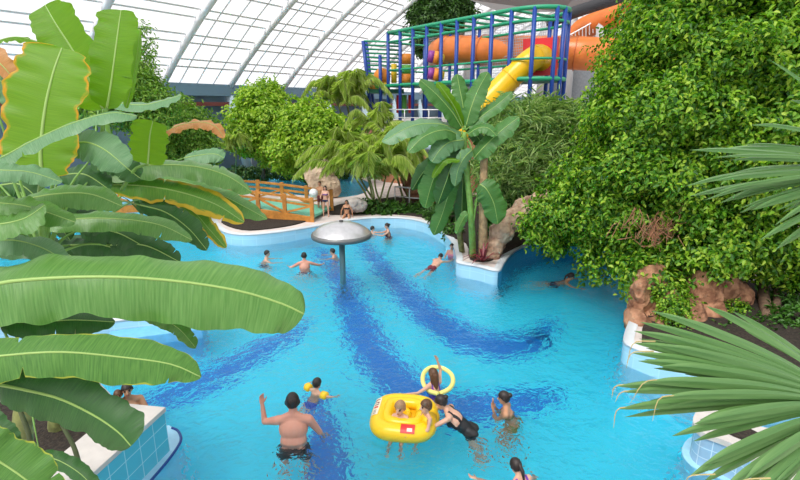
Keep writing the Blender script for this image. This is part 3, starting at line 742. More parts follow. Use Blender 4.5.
rock('boulder', 'tan boulder arching beside the middle banana plant', [(aty(491,256,15.0), (.26,.32,.3)), (aty(494,246,15.0), (.30,.34,.34)), (aty(501,232,15.1), (.34,.38,.36)), (aty(511,220,15.3), (.40,.4,.36)), (aty(525,209,15.5), (.46,.42,.36)), (aty(542,203,15.7), (.5,.45,.36)), (aty(556,206,15.8), (.4,.4,.4))], rk, 1)
rock('boulder', 'reddish boulder on the right bank at the cove mouth', [(aty(641,298,10.75), (.28,.4,.60)), (aty(637,328,10.2), (.30,.35,.42)), (aty(652,283,11.1), (.4,.5,.45)), (aty(660,330,10.1), (.40,.35,.36)), (aty(684,338,9.9), (.42,.35,.34)), (aty(664,305,10.7), (.4,.4,.5)), (aty(684,318,10.4), (.4,.4,.4))], rk2, 2)
rock('boulder', 'dark red boulder below the fig right of the creeper', [(aty(697,295,11.0), (.40,.4,.62)), (aty(718,282,11.3), (.42,.4,.7)), (aty(706,318,10.7), (.50,.4,.36)), (aty(732,300,11.3), (.36,.4,.45))], rk2, 3)
rock('boulder', 'pale boulder half hidden by the feathery palm', [(aty(318,182,25.5), (.5,.5,1.0)), (aty(330,185,25.6), (.5,.5,.9)), (aty(326,172,25.6), (.5,.5,.6))], mat('pale_rock', (.55, .42, .30), .85, noise=.25, nscale=2, bump=.4), 4)
rock('boulder', 'grey round boulder at the foot of the feathery palm', [(aty(357,205,21.3), (.45,.4,.35))], mat('grey_rock', (.40, .36, .33), .85, noise=.25, nscale=2, bump=.4), 5)
rock('boulder', 'brown boulder before the terracotta wall', [(aty(413,185,24), (.7,.5,.8)), (aty(425,195,24), (.6,.5,.5))], mat('brown_rock', (.30, .13, .07), .85, noise=.3, nscale=2, bump=.4), 6)
railing([onz(395, 208, RIM), onz(424, 211, RIM)], 'short grey railing on the deck in front of the brown boulder', 1.0)

# ---- banana leaves
G1 = blade('banana_green', (.065,.20,.03), (.16,.325,.08), None, trans=.22, rough=.3)
G1e = blade('banana_green_edged', (.04,.15,.018), (.13,.30,.05), (.35,.40,.04), .96, trans=.25)
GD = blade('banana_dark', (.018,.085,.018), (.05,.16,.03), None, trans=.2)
GB = blade('banana_backlit', (.11,.27,.008), (.19,.38,.012), None, trans=.55, tcol=(1.5, 1.5, .4))
GY = blade('banana_yellow_margin', (.14,.32,.012), (.22,.41,.02), (.72,.36,.02), .89, trans=.5, tcol=(1.4, 1.4, .4))
GG = blade('banana_glaucous', (.07,.20,.075), (.18,.33,.16), None, trans=.15)
GYT = blade('banana_yellow_tip', (.07,.22,.03), (.18,.34,.05), (.62,.42,.03), .86, trans=.3, spots=.34)
GO = blade('banana_dry', (.45,.19,.05), (.65,.33,.12), None, trans=.3, tcol=(1.2, .9, .5))
ribm = mat('midrib_green', (.30, .46, .12), .45); petm = mat('petiole_green', (.16, .32, .06), .5, noise=.2)
stemm = mat('banana_stem', (.20, .22, .07), .7, noise=.35, nscale=7); stemd = mat('banana_stem_dark', (.06, .08, .03), .7, noise=.35, nscale=7); stemt = mat('banana_trunk', (.42, .28, .15), .8, noise=.3, nscale=8)
def banana_leaf(parent, pts, hw, nrm, m, folds=(-.3, -.3), tears=3, stalk=None, seed=0, tipw=.45, ripple=.06, waves=None, curl=0.0, basew=.55):
    """midrib through pts; blade hw wide each side; folds bend each half about the midrib"""
    r_ = random.Random(seed + int(pts[0].x*100)); N_ = 130; M_ = 6
    mid = spline(pts, N_); nrm = V(nrm).normalized(); v = []; uv = []; f = []
    notch = {}
    for _ in range(tears):
        notch[(r_.randrange(20, N_ - 8), r_.choice((0, 1)))] = r_.uniform(.45, .8)
    ph = [r_.uniform(0, 6) for _ in range(6)]
    for i, p in enumerate(mid):
        x = i/(N_ - 1); t = (mid[min(i + 1, N_ - 1)] - mid[max(i - 1, 0)]).normalized()
        c = t.cross(nrm)
        c.normalize(); n = c.cross(t)
        prof = min(1, basew + (1 - basew)*math.sin(min(1, x/.3)*PI/2)) * (1 if x < .7 else 1 - (1 - tipw)*((x - .7)/.3)**2)
        if x > .94: prof *= math.sqrt(max(.02, 1 - ((x - .94)/.062)**2))
        if x < .05: prof *= math.sqrt(max(.02, 1 - ((.05 - x)/.052)**2))
        for sd in (0, 1):
            sg = -1 if sd == 0 else 1; fo = folds[sd]
            wv_ = 1 + .07*math.sin(x*15 + ph[sd]) + .045*math.sin(x*37 + ph[sd + 2]) + .02*math.sin(x*90 + ph[sd + 1])
            w_ = hw*prof*wv_*notch.get((i, sd), 1)
            for j in range(M_ + 1):
                q = j/M_; s = w_*q; a = fo*(.5 + .5*q) 
                rp = ripple*hw*q*q*(math.sin(x*32 + ph[4] + sd*2) + .6*math.sin(x*53 + ph[5]))
                v.append(p + c*sg*s*math.cos(a) + n*(s*math.sin(a) + rp - curl*s*q)); uv.append((.5 + sg*q*.5, x))
    K = 2*(M_ + 1)
    for i in range(N_ - 1):
        for sd in (0, 1):
            o_ = sd*(M_ + 1)
            for j in range(M_): f.append((i*K + o_ + j, (i + 1)*K + o_ + j, (i + 1)*K + o_ + j + 1, i*K + o_ + j + 1))
    lf = mesh_obj('leaf', v, f, m, parent, True, uv)
    th = .011*min(1.5, hw/.2)
    MB().tube([p for p in mid[::6]] + [mid[-1]], [th*(1.1 - .8*i/24) for i in range(len(mid[::6]) + 1)], 6).build('midrib', ribm, lf, True)
    if stalk: 
        MB().tube(spline([stalk, stalk.lerp(pts[0], .55) + V((0, 0, .12*(stalk - pts[0]).length)), pts[0]], 10), [th*2.2 - th*1.1*i/9 for i in range(10)], 7).build('petiole', petm, lf, True)
    return lf
def P3(*a): return [aty(*p) for p in a]
UPF = (0, -.7, .7); FACE = (0, -1, .15); TOPS = (0, -.25, 1)

# big banana plant at the left, near
A = empty('banana_plant', V((-3.1, 3.3, .5))); tag(A, 'nearest banana plant at left with the broad leaf reaching over the pool', 'banana plant')
ca = V((-2.6, 3.1, 3.0))
limb('stem', [V((-3.3, 3.3, .45)), V((-3.2, 3.25, 1.6)), ca + V((-.3, 0, .1))], .10, .07, stemm, A)
banana_leaf(A, P3((-110,312,2.9),(-50,296,2.93),(0,283,2.97),(55,278,3.02),(115,277,3.07),(175,281,3.13),(235,290,3.18),(280,303,3.22),(304,314,3.24)), .27, (0,-.72,.7), G1, (-.55,-.35), 0, ca, 1, .62, .07, basew=.9)
banana_leaf(A, P3((-90,372,2.35),(-40,362,2.38),(0,356,2.42),(60,352,2.46),(120,357,2.52),(170,364,2.57),(201,377,2.6)), .14, (0,-.75,.65), G1e, (-.5,-.3), 3, ca, 2, .25, .07)
banana_leaf(A, P3((0,385,2.45),(25,390,2.47),(60,399,2.5),(95,416,2.5),(118,432,2.48),(131,446,2.46)), .15, (-.25,-.8,.5), GD, (-.3,-.3), 1, ca, 3, .6, .04)
banana_leaf(A, P3((-70,430,1.95),(-30,446,1.97),(0,462,2.0),(30,483,2.0),(60,512,2.0)), .125, (.2,-.7,.7), G1e, (-.2,-.2), 1, ca, 4, .5)
banana_leaf(A, P3((120,306,3.5),(155,316,3.5),(178,328,3.45),(196,348,3.4)), .07, (-.2,-.8,.5), G1e, (-.3,-.3), 2, ca, 5, .3, .15)
banana_leaf(A, P3((0,322,3.1),(35,322,3.2),(75,320,3.3),(115,322,3.4)), .11, (0,-.6,.8), GD, (-.4,-.4), 2, ca, 6, .3)
banana_leaf(A, P3((-30,405,2.2),(-5,430,2.15),(15,460,2.1)), .07, (.2,-.8,.5), GD, (-.3,-.3), 1, ca, 7, .3)
banana_leaf(A, P3((40,455,2.9),(62,462,2.9),(85,478,2.85),(100,500,2.8)), .06, (0,-.7,.7), GD, (-.3,-.3), 1, ca, 8, .3)
for a in ([(62,425,3.3),(75,450,3.2),(85,490,3.1)], [(20,410,3.0),(30,440,3.0),(35,490,3.0)]):
    limb('stem', P3(*a), .014, .02, stemd, A)

# second banana plant with the upright yellow edged leaves
Bp = empty('banana_plant', V((-3.9, 4.6, .5))); tag(Bp, 'banana plant at left with upright yellow edged leaf and glaucous leaf', 'banana plant')
cb = aty(45, 260, 4.3)
limb('stem', [V((-4.3, 4.6, .45)), V((-3.9, 4.5, 1.8)), cb], .12, .08, stemm, Bp)
banana_leaf(Bp, P3((42,176,3.8),(41,150,3.82),(45,110,3.86),(53,74,3.92),(62,48,4.0)), .285, FACE, GY, (.12,.12), 1, cb, 11, .75, .04, basew=.72)
banana_leaf(Bp, P3((103,109,4.4),(92,85,4.4),(74,52,4.42),(56,24,4.45),(45,5,4.5)), .20, (.2,-1,.1), GB, (.15,.25), 1, aty(112,150,4.4), 12, .5, .03, basew=.6)
banana_leaf(Bp, P3((107,108,4.2),(111,85,4.22),(115,55,4.25),(119,25,4.3),(121,10,4.33)), .185, (-.1,-1,.1), GB, (.15,.2), 1, aty(100,170,4.2), 13, .7, .03, basew=.55)
banana_leaf(Bp, P3((126,108,4.35),(132,85,4.35),(137,55,4.4),(140,30,4.45)), .07, (-.6,-1,.1), GB, (.15,.2), 0, None, 14, .5, .03)
banana_leaf(Bp, P3((-30,166,3.4),(0,158,3.42),(30,142,3.46),(70,124,3.5),(110,113,3.55),(137,116,3.6)), .105, (.2,-.5,.85), GG, (-.5,-.2), 1, cb, 15, .4, .06)
banana_leaf(Bp, P3((66,146,3.9),(85,142,3.9),(105,150,3.88),(127,168,3.84)), .145, (0,-.75,.65), GG, (-.2,-.3), 1, cb, 16, .35, .05)
banana_leaf(Bp, P3((148,164,4.5),(149,150,4.5),(150,135,4.5),(153,121,4.52)), .165, FACE, GB, (.1,.1), 0, aty(122,190,4.7), 17, .7, .02, basew=.75)
banana_leaf(Bp, P3((-40,168,3.2),(0,170,3.2),(30,172,3.25),(62,182,3.3)), .075, (0,-.7,.7), GG, (-.3,-.4), 1, cb, 18, .3, .1)
banana_leaf(Bp, P3((-40,200,3.3),(0,203,3.35),(30,207,3.4),(75,222,3.4)), .12, (0,-.6,.8), G1, (-.4,-.3), 2, cb, 19, .3)
banana_leaf(Bp, P3((22,200,3.7),(55,194,3.7),(90,194,3.75),(122,206,3.8)), .12, (0,-.7,.7), G1, (-.4,-.4), 1, cb, 20, .3, .06)
banana_leaf(Bp, P3((-30,225,3.2),(0,224,3.2),(25,218,3.25),(45,205,3.3)), .12, (0,-.6,.8), G1, (-.3,-.3), 1, cb, 21, .3)
banana_leaf(Bp, P3((-20,50,4.2),(0,40,4.2),(20,37,4.2),(45,45,4.2)), .07, (0,-.3,1), GB, (-.3,-.3), 1, None, 22, .3, .1)
banana_leaf(Bp, P3((-30,45,4.5),(-10,55,4.4),(8,72,4.35),(20,90,4.3)), .10, (-.2,-.9,.2), GO, (-.3,-.3), 1, cb, 23, .4, .1)
banana_leaf(Bp, P3((-30,95,4.6),(-10,80,4.6),(5,85,4.6),(12,110,4.55)), .14, (0,-.9,.3), GG, (-.3,-.3), 1, cb, 24, .4, .1)
banana_leaf(Bp, P3((-20,245,3.4),(10,240,3.4),(40,247,3.5),(68,262,3.5)), .11, (0,-.6,.8), GG, (-.4,-.3), 1, cb, 25, .3)
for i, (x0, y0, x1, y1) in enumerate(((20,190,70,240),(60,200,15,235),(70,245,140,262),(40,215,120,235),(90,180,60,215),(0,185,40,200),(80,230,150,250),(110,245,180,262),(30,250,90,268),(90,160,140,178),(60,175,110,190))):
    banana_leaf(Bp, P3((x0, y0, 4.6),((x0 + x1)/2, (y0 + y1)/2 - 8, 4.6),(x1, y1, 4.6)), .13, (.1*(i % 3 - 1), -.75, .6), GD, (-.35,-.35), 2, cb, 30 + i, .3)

# third plant, with yellowing tips
Cp = empty('banana_plant', V((-4.5, 6.3, .5))); tag(Cp, 'banana plant at left with yellowing leaf tips before the footbridge', 'banana plant')
cc = aty(95, 225, 5.6)
limb('stem', [V((-4.9, 6.2, .45)), V((-4.5, 6.0, 1.6)), cc], .14, .08, stemm, Cp)
banana_leaf(Cp, P3((100,177,5.0),(140,166,5.1),(190,166,5.2),(225,175,5.3),(252,192,5.4)), .17, (0,-.6,.8), G1, (-.45,-.2), 3, cc, 41, .3, .07)
banana_leaf(Cp, P3((105,184,5.0),(145,186,5.05),(180,192,5.1),(215,204,5.15),(244,222,5.2)), .15, (-.1,-.75,.6), GYT, (-.35,-.3), 3, cc, 42, .35, .08)
banana_leaf(Cp, P3((120,182,5.4),(170,180,5.5),(210,190,5.5),(245,207,5.5),(267,219,5.5)), .13, (0,-.65,.75), G1, (-.4,-.25), 3, cc, 43, .2, .08)
banana_leaf(Cp, P3((35,228,4.3),(75,219,4.35),(120,219,4.4),(160,225,4.45),(192,240,4.5)), .125, (0,-.65,.75), G1, (-.45,-.3), 2, cc, 44, .3, .07)
banana_leaf(Cp, P3((140,205,5.0),(165,212,5.0),(188,228,4.95),(207,250,4.9)), .12, (-.3,-.8,.4), GD, (-.3,-.3), 2, cc, 45, .3, .1)
banana_leaf(Cp, P3((180,203,5.2),(195,213,5.2),(210,230,5.15),(226,248,5.1)), .085, (-.3,-.8,.4), GYT, (-.3,-.3), 2, cc, 46, .3, .1)
banana_leaf(Cp, P3((160,134,4.8),(180,125,4.8),(200,122,4.8),(215,126,4.8),(224,138,4.8)), .07, (0,-.5,.85), GO, (-.3,-.5), 3, cc, 47, .3, .14)
banana_leaf(Cp, P3((184,158,6.0),(200,155,6.0),(215,154,6.0),(224,158,6.0)), .12, (0,-.7,.7), GG, (-.3,-.2), 1, cc, 48, .3)
banana_leaf(Cp, P3((100,100,6.2),(140,105,6.2),(165,100,6.2),(182,95,6.2)), .12, (0,-.5,.85), GG, (-.3,-.2), 2, cc, 49, .3)
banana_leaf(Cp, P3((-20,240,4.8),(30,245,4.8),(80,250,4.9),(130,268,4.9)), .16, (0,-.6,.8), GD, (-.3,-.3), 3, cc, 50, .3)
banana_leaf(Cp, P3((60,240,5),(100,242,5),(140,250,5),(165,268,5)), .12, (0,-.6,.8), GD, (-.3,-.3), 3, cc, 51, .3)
# small spiky plant between them
sp = empty('spider_plant', aty(142, 215, 6.5)); tag(sp, 'small spiky plant between banana leaves before the footbridge', 'plant')
for i in range(14):
    a = random.uniform(-1.2, 1.2); b0 = aty(142, 214, 6.5); q = b0 + V((.3*math.sin(a), random.uniform(-.2, .2), .5*math.cos(a)))
    m = MB(); c = spline([b0, b0.lerp(q, .5) + V((0, 0, .05)), q], 6); v = []; f = []
    for k_, p in enumerate(c): v += [p - V((.022*(1 - k_/5.2), 0, 0)), p + V((.022*(1 - k_/5.2), 0, 0))]
    for k_ in range(5): f.append((2*k_, 2*k_ + 1, 2*k_ + 3, 2*k_ + 2))
    mesh_obj('leaf', v, f, GD, sp, True, [(.3, 0)]*12)
limb('stem', [V((-5.2, 6.6, .45)), V((-4.9, 6.6, 1.4)), aty(142, 214, 6.5)], .03, .02, stemm, sp)

# middle banana plant
Mp = empty('banana_plant', onz(480, 258, RIM)); tag(Mp, 'middle banana plant on the pool corner beside the tan boulder', 'banana plant')
YM = 14.6
cm_ = aty(464, 132, YM)
limb('trunk', [onz(483, 258, RIM), aty(483, 215, YM), aty(484, 155, YM + .1)], .15, .11, stemt, Mp)
limb('stem', [onz(473, 258, RIM), aty(471, 215, YM - .2), aty(466, 165, YM - .1), cm_], .11, .07, petm, Mp)
limb('stem', [onz(462, 252, RIM), aty(458, 220, YM + .3), aty(455, 170, YM + .3), aty(450, 150, YM + .2)], .10, .06, stemm, Mp)
MB().tube([aty(484, 157, YM), aty(485, 151, YM)], [.12, .03], 8).build('cut_top', orpad, Mp)
GM = blade('banana_mid', (.04,.16,.03), (.12,.28,.07), None, trans=.25)
for i, (pts, hw, nr, mm) in enumerate((
  ([(462,128,0),(452,112,-.2),(436,94,-.4),(420,80,-.5)], .28, (.3,-.8,.5), GM),
  ([(463,126,0),(455,108,-.1),(446,94,-.2),(437,82,-.2)], .20, (.4,-.9,.2), GB),
  ([(466,126,0),(471,108,0),(478,90,.1),(488,72,.1)], .28, (-.4,-.9,.2), GM),
  ([(465,126,.2),(463,106,.3),(460,90,.4),(457,74,.5)], .25, (.1,-1,.2), GM),
  ([(468,128,0),(482,116,0),(498,104,.1),(512,92,.1)], .22, (-.4,-.8,.5), GM),
  ([(461,132,0),(440,124,-.3),(412,126,-.6),(382,142,-.8)], .33, (.1,-.6,.8), GG),
  ([(461,136,0),(445,130,-.5),(425,136,-.8),(408,152,-1)], .28, (.1,-.7,.7), GM),
  ([(474,158,-.1),(485,146,-.2),(502,130,-.2),(519,117,-.2)], .30, (-.4,-.8,.5), GM),
  ([(468,134,-.1),(478,128,-.2),(488,128,-.3),(497,136,-.4)], .20, (0,-.7,.7), GM),
  ([(464,140,-.2),(450,142,-.5),(440,150,-.7),(432,162,-.8)], .28, (.1,-.9,.4), GG),
  ([(461,142,-.2),(445,155,-.3),(433,180,-.4),(425,208,-.4)], .34, (.2,-1,.2), GM),
  ([(462,150,-.2),(452,165,-.4),(446,182,-.5),(438,204,-.5)], .28, (.2,-1,.2), GD),
  ([(460,165,0),(450,190,-.1),(442,215,-.2),(434,235,-.2)], .26, (.2,-1,.2), GM),
  ([(480,184,-.3),(487,190,-.4),(494,204,-.4),(498,224,-.4)], .36, (-.1,-1,.25), GM),
  ([(470,214,-.2),(465,216,-.2),(461,223,-.2),(456,234,-.2)], .14, (.1,-1,.3), G1),
  ([(460,160,-.6),(447,160,-.7),(440,166,-.7),(432,178,-.7)], .12, (.2,-.5,.8), GB),
  ([(472,150,-.3),(464,158,-.5),(458,170,-.6),(455,186,-.6)], .20, (.2,-1,.2), GG),
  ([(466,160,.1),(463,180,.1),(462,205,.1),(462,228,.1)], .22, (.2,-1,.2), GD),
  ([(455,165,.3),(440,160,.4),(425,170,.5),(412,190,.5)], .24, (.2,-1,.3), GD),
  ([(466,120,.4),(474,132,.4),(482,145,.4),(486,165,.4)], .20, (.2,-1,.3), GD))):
    banana_leaf(Mp, [aty(x, y, YM + d) for x, y, d in pts], hw, nr, mm, (-.25, -.25), 2, cm_.lerp(aty(pts[0][0], pts[0][1], YM), .4) if i not in (13,) else aty(473, 225, YM - .2), 60 + i, .35, .05)
# red cordyline
rd = mat('cordyline_red', (.20, .02, .035), .45); rc = onz(483, 263, RIM + .03)
cd = empty('cordyline', rc); tag(cd, 'dark red spiky cordyline on the white pool corner', 'plant')
for i in range(26):
    a = random.uniform(0, 2*PI); e = random.uniform(.15, 1.3); l = random.uniform(.5, .75); d = V((math.cos(a)*math.cos(e), math.sin(a)*math.cos(e), math.sin(e)))
    b0 = rc + V((0, 0, .05)); c = spline([b0, b0 + d*l*.6 + V((0, 0, .05)), b0 + d*l - V((0, 0, .12))], 6); sd = d.cross(V((0, 0, 1))).normalized(); v = []; f = []
    for k_, p in enumerate(c): wq = .028*(1 - (k_/5.3)**2); v += [p - sd*wq, p + sd*wq + V((0, 0, .005))]
    for k_ in range(5): f.append((2*k_, 2*k_ + 1, 2*k_ + 3, 2*k_ + 2))
    mesh_obj('leaf', v, f, rd, cd, True)

# ---- feathery palms
pal = foliage('palm_leaflets', [(.26,.40,.05), (.42,.56,.10), (.60,.70,.20), (.75,.80,.35)], .45)
cane = mat('palm_cane', (.22, .26, .08), .6, noise=.3, nscale=5)
def feather_palm(label, base, tops, Yspread, L_, nf, lf, lw_, cane_r=.05, seed=0):
    r_ = random.Random(seed); t = empty('feather_palm', base); tag(t, label, 'palm')
    for (tx, ty, tY, dirs) in tops:
        top = aty(tx, ty, tY)
        limb('cane', [V(base) + V((r_.uniform(-.35, .35), r_.uniform(-.3, .3), 0)), V(base).lerp(top, .5), top], cane_r, cane_r*.7, cane, t, 10, 6)
        for a0 in range(nf):
            a = 2*PI*a0/nf + r_.uniform(-.4, .4); el = r_.uniform(.35, 1.25); l = L_*r_.uniform(.75, 1.1)
            d = V((math.cos(a)*math.cos(el), math.sin(a)*math.cos(el)*.8, math.sin(el)))
            rach = spline([top, top + d*l*.45, top + d*l*.8 + V((math.cos(a)*.1, 0, -.12*l)), top + V((d.x*l*1.05 + math.cos(a)*.15*l, d.y*l, d.z*l*.6 - .30*l))], 26)
            B, D, NN, LN, WD = [], [], [], [], []
            for i in range(3, 26):
                tt = (rach[i] - rach[i - 1]).normalized(); sd = tt.cross(V((0, 0, 1)))
                if sd.length < .05: sd = V((1, 0, 0))
                sd.normalize()
                for sg in (-1, 1):
                    for q in (0, .33, .66):
                        B.append(rach[i - 1].lerp(rach[i], q)); D.append(sd*sg*.85 + tt*.55 + V((0, 0, -.55 + r_.uniform(-.2, .2)))); NN.append(V((0, -.2, 1)) + sd*sg*.4)
                        LN.append(lf*(.6 + .5*math.sin(PI*i/27))*r_.uniform(.85, 1.1)); WD.append(lw_)
            fr = leaf_mesh('frond', np.array(B), np.array(D), np.array(NN), np.array(LN), np.array(WD), pal, t, .2, .2)
            MB().tube(rach[::3] + [rach[-1]], .012, 4).build('rachis', cane, fr)
    return t
feather_palm('feathery palm clump with many canes behind the mushroom fountain', onz(378, 212, RIM), [(350,170,22.3,0),(362,160,22.6,0),(374,168,22.0,0),(388,165,22.3,0),(400,168,22.8,0),(370,180,21.6,0),(350,158,23,0)], 1, 2.2, 10, .62, .03, seed=3)
feather_palm('feathery palm with drooping crown beside the roof columns', onz(360, 172, RIM), [(338,104,33,0),(346,98,33.2,0)], 1, 3.0, 9, .8, .045, .09, seed=5)
feather_palm('small feathery palm between fig trees and footbridge at left', onz(236, 180, RIM), [(236,150,29,0)], 1, 1.6, 9, .5, .05, .06, seed=8)
feather_palm('feathery palm behind the middle banana plant and terracotta wall', onz(412, 205, RIM), [(392,145,24,0),(375,128,25,0)], 1, 1.9, 8, .55, .032, .06, seed=9)

# ---- fan palm leaves on the right
FP = blade('fan_palm', (.05,.15,.035), (.18,.33,.11), (.48,.36,.16), 1.04, trans=.2, veins=2, spots=.12)
def fan_leaf(parent, hub, tips, w0, m, nrm=(0, -.8, .6)):
    for k_, (tip, hw, sag) in enumerate(tips):
        n = 18; c = spline([hub, hub.lerp(tip, .4) + V((0, 0, sag)), hub.lerp(tip, .8) + V((0, 0, sag*.6)), tip], n); v = []; uv = []; f = []
        for i, p in enumerate(c):
            x = i/(n - 1); t = (c[min(i + 1, n - 1)] - c[max(i - 1, 0)]).normalized(); sd = t.cross(V(nrm)).normalized(); up = sd.cross(t)
            w_ = hw*(min(1, .25 + x*1.6) if x < .5 else 1 - ((x - .5)/.5)**2.2*.97)
            v += [p - sd*w_, p + up*w_*.75, p + sd*w_]; uv += [(.08, x), (.5, x), (.92, x)]
        for i in range(n - 1): f += [(3*i, 3*i + 3, 3*i + 4, 3*i + 1), (3*i + 1, 3*i + 4, 3*i + 5, 3*i + 2)]
        mesh_obj('segment', v, f, m, parent, False, uv)
fpn = empty('fan_palm', V((3.3, 2.2, .5))); tag(fpn, 'fan palm whose big pleated leaf fills the lower right corner', 'palm')
hub = aty(862, 408, 2.25)
crown_ = V((3.2, 2.0, 2.2))
lf0 = empty('fan_leaf', hub); lf0.parent = fpn; lf0.matrix_parent_inverse = parent_world(fpn).inverted()
tips = []
for i, (x, y, dy) in enumerate(((652,311,.5),(706,306,.7),(745,330,.6),(640,322,.45),(634,331,.4),(634,343,.35),(632,353,.3),(638,361,.25),(616,386,.15),(622,392,.12),(618,409,.1),(645,382,.1),(660,398,0),(694,424,-.1),(700,420,0),(672,436,-.1),(702,466,-.2),(690,476,-.2),(720,492,-.25),(744,480,-.3),(745,505,-.3),(770,520,-.35),(655,345,.3),(660,366,.2),(690,400,.1))):
    tips.append((aty(x, y, 2.25 + dy), .024 + .003*(i % 3), .05))
    tips.append((aty(x + random.uniform(5, 30), y + random.uniform(4, 9), 2.25 + dy + .03), .018 + .004*(i % 2), .045))
fan_leaf(lf0, hub, tips, .03, FP)
strawm = mat('dry_tip', (.42, .34, .14), .7)
for (x, y, dy) in ((616,386,.15),(622,392,.12),(618,409,.1),(645,382,.1),(660,398,0),(634,343,.35),(632,353,.3),(690,476,-.2),(744,480,-.3)):
    p = aty(x, y, 2.25 + dy); e = p + V((random.uniform(-.10, .06), 0, random.uniform(-.14, -.05)))
    m = MB().tube(spline([p + V((.12, 0, .01)), p, e], 8), [.005, .005, .004, .004, .003, .003, .002, .001], 4).build('dry_tip', strawm, lf0)
limb('petiole', [crown_, V((3.1, 2.1, 3.2)), hub], .03, .018, petm, fpn)
limb('trunk', [V((3.3, 2.2, .45)), V((3.25, 2.1, 1.4)), crown_], .12, .10, bark, fpn)
hub2 = aty(905, 178, 3.1); fpn2 = empty('fan_palm', V((4.2, 3.2, .5))); tag(fpn2, 'fan palm whose narrow leaf tips enter at the right edge before the fig', 'palm')
lf1 = empty('fan_leaf', hub2); lf1.parent = fpn2; lf1.matrix_parent_inverse = parent_world(fpn2).inverted()
tips = []
for i, (x, y) in enumerate(((750,125),(690,150),(712,152),(730,160),(686,186),(690,196),(705,200),(712,181),(720,203),(745,186),(740,213),(752,210),(775,225),(760,240),(790,100),(770,60),(790,75),(775,250),(800,262),(735,172))):
    tips.append((aty(x, y, 3.1 + random.uniform(-.2, .25)), .017 + .004*(i % 3), .05 if i % 2 else .09))
    tips.append((aty(x + random.uniform(10, 45), y + random.uniform(-8, 8), 3.1 + random.uniform(-.2, .25)), .013, .06))
fan_leaf(lf1, hub2, tips, .03, FP)
limb('petiole', [V((4.2, 3.2, 2.6)), V((4.1, 3.2, 4.0)), hub2], .03, .018, petm, fpn2)
limb('trunk', [V((4.2, 3.2, .45)), V((4.25, 3.2, 1.5)), V((4.2, 3.2, 2.6))], .12, .10, bark, fpn2)

# low planting on the dark beds
for j, (lab, bb, lf, sz) in enumerate((
  ('low leafy plants between feathery palm and pool rim', [(362,208,21.8,.3),(373,209,21.6,.3),(384,209,21.6,.3),(394,209,21.7,.3),(404,210,21.8,.32),(414,211,21.9,.32)], low, .14),
  ('low leafy plants left of the middle banana plant', [(424,212,21.6,.34),(434,216,20.6,.34),(441,222,19.6,.34),(448,212,20,.4),(452,232,18.0,.3)], low, .14),
  ('low leafy plants under the bamboo bush behind the tan boulder', [(500,215,16.8,.5),(515,200,17.2,.5),(492,232,16.2,.3),(545,222,16.4,.45),(570,232,15.8,.4)], low, .15),
  ('low leafy plants on the right bank between trunk and right edge', [(742,322,10.6,.25),(790,300,11.2,.4),(812,318,10.6,.4),(745,332,10.1,.22),(725,335,9.9,.2),(770,330,10.2,.3),(790,340,9.9,.3)], low, .12))):
    bush('low_shrub', lab, 'shrub', [blob(*a) for a in bb], lf, 60, 6, sz, sz*.5, onz(bb[0][0], bb[0][1] + 4, RIM), False, droop=.1)
# ================================================================== PEOPLE
def skinmat(name, c): 
    m = mat(name, c, .5, noise=.05, nscale=6); b = m.node_tree.nodes['Principled BSDF']
    b.inputs['Subsurface Weight'].default_value = .12; b.inputs['Subsurface Radius'].default_value = (.02, .008, .004); return m
SK = skinmat('skin_fair', (.66, .38, .27)); SKR = skinmat('skin_pink', (.68, .31, .22)); SKT = skinmat('skin_tan', (.50, .25, .14))
lipm = mat('lips', (.45, .13, .11), .5); eyem = mat('eye_dark', (.03, .02, .02), .2); browm = mat('brow', (.06, .035, .02), .7)
HB = mat('hair_dark', (.022, .014, .012), .5, noise=.4, nscale=40); HBr = mat('hair_brown', (.10, .045, .02), .5, noise=.4, nscale=40); HL = mat('hair_light', (.34, .20, .10), .55, noise=.3, nscale=40)
def seg_dist(P, a, b):
    a = np.array(a); b = np.array(b); d = b - a; t = np.clip(((P - a) @ d)/(d @ d + 1e-9), 0, 1)
    return np.linalg.norm(P - (a + t[:, None]*d), axis=1), t
def U3(v): return V(v).normalized()
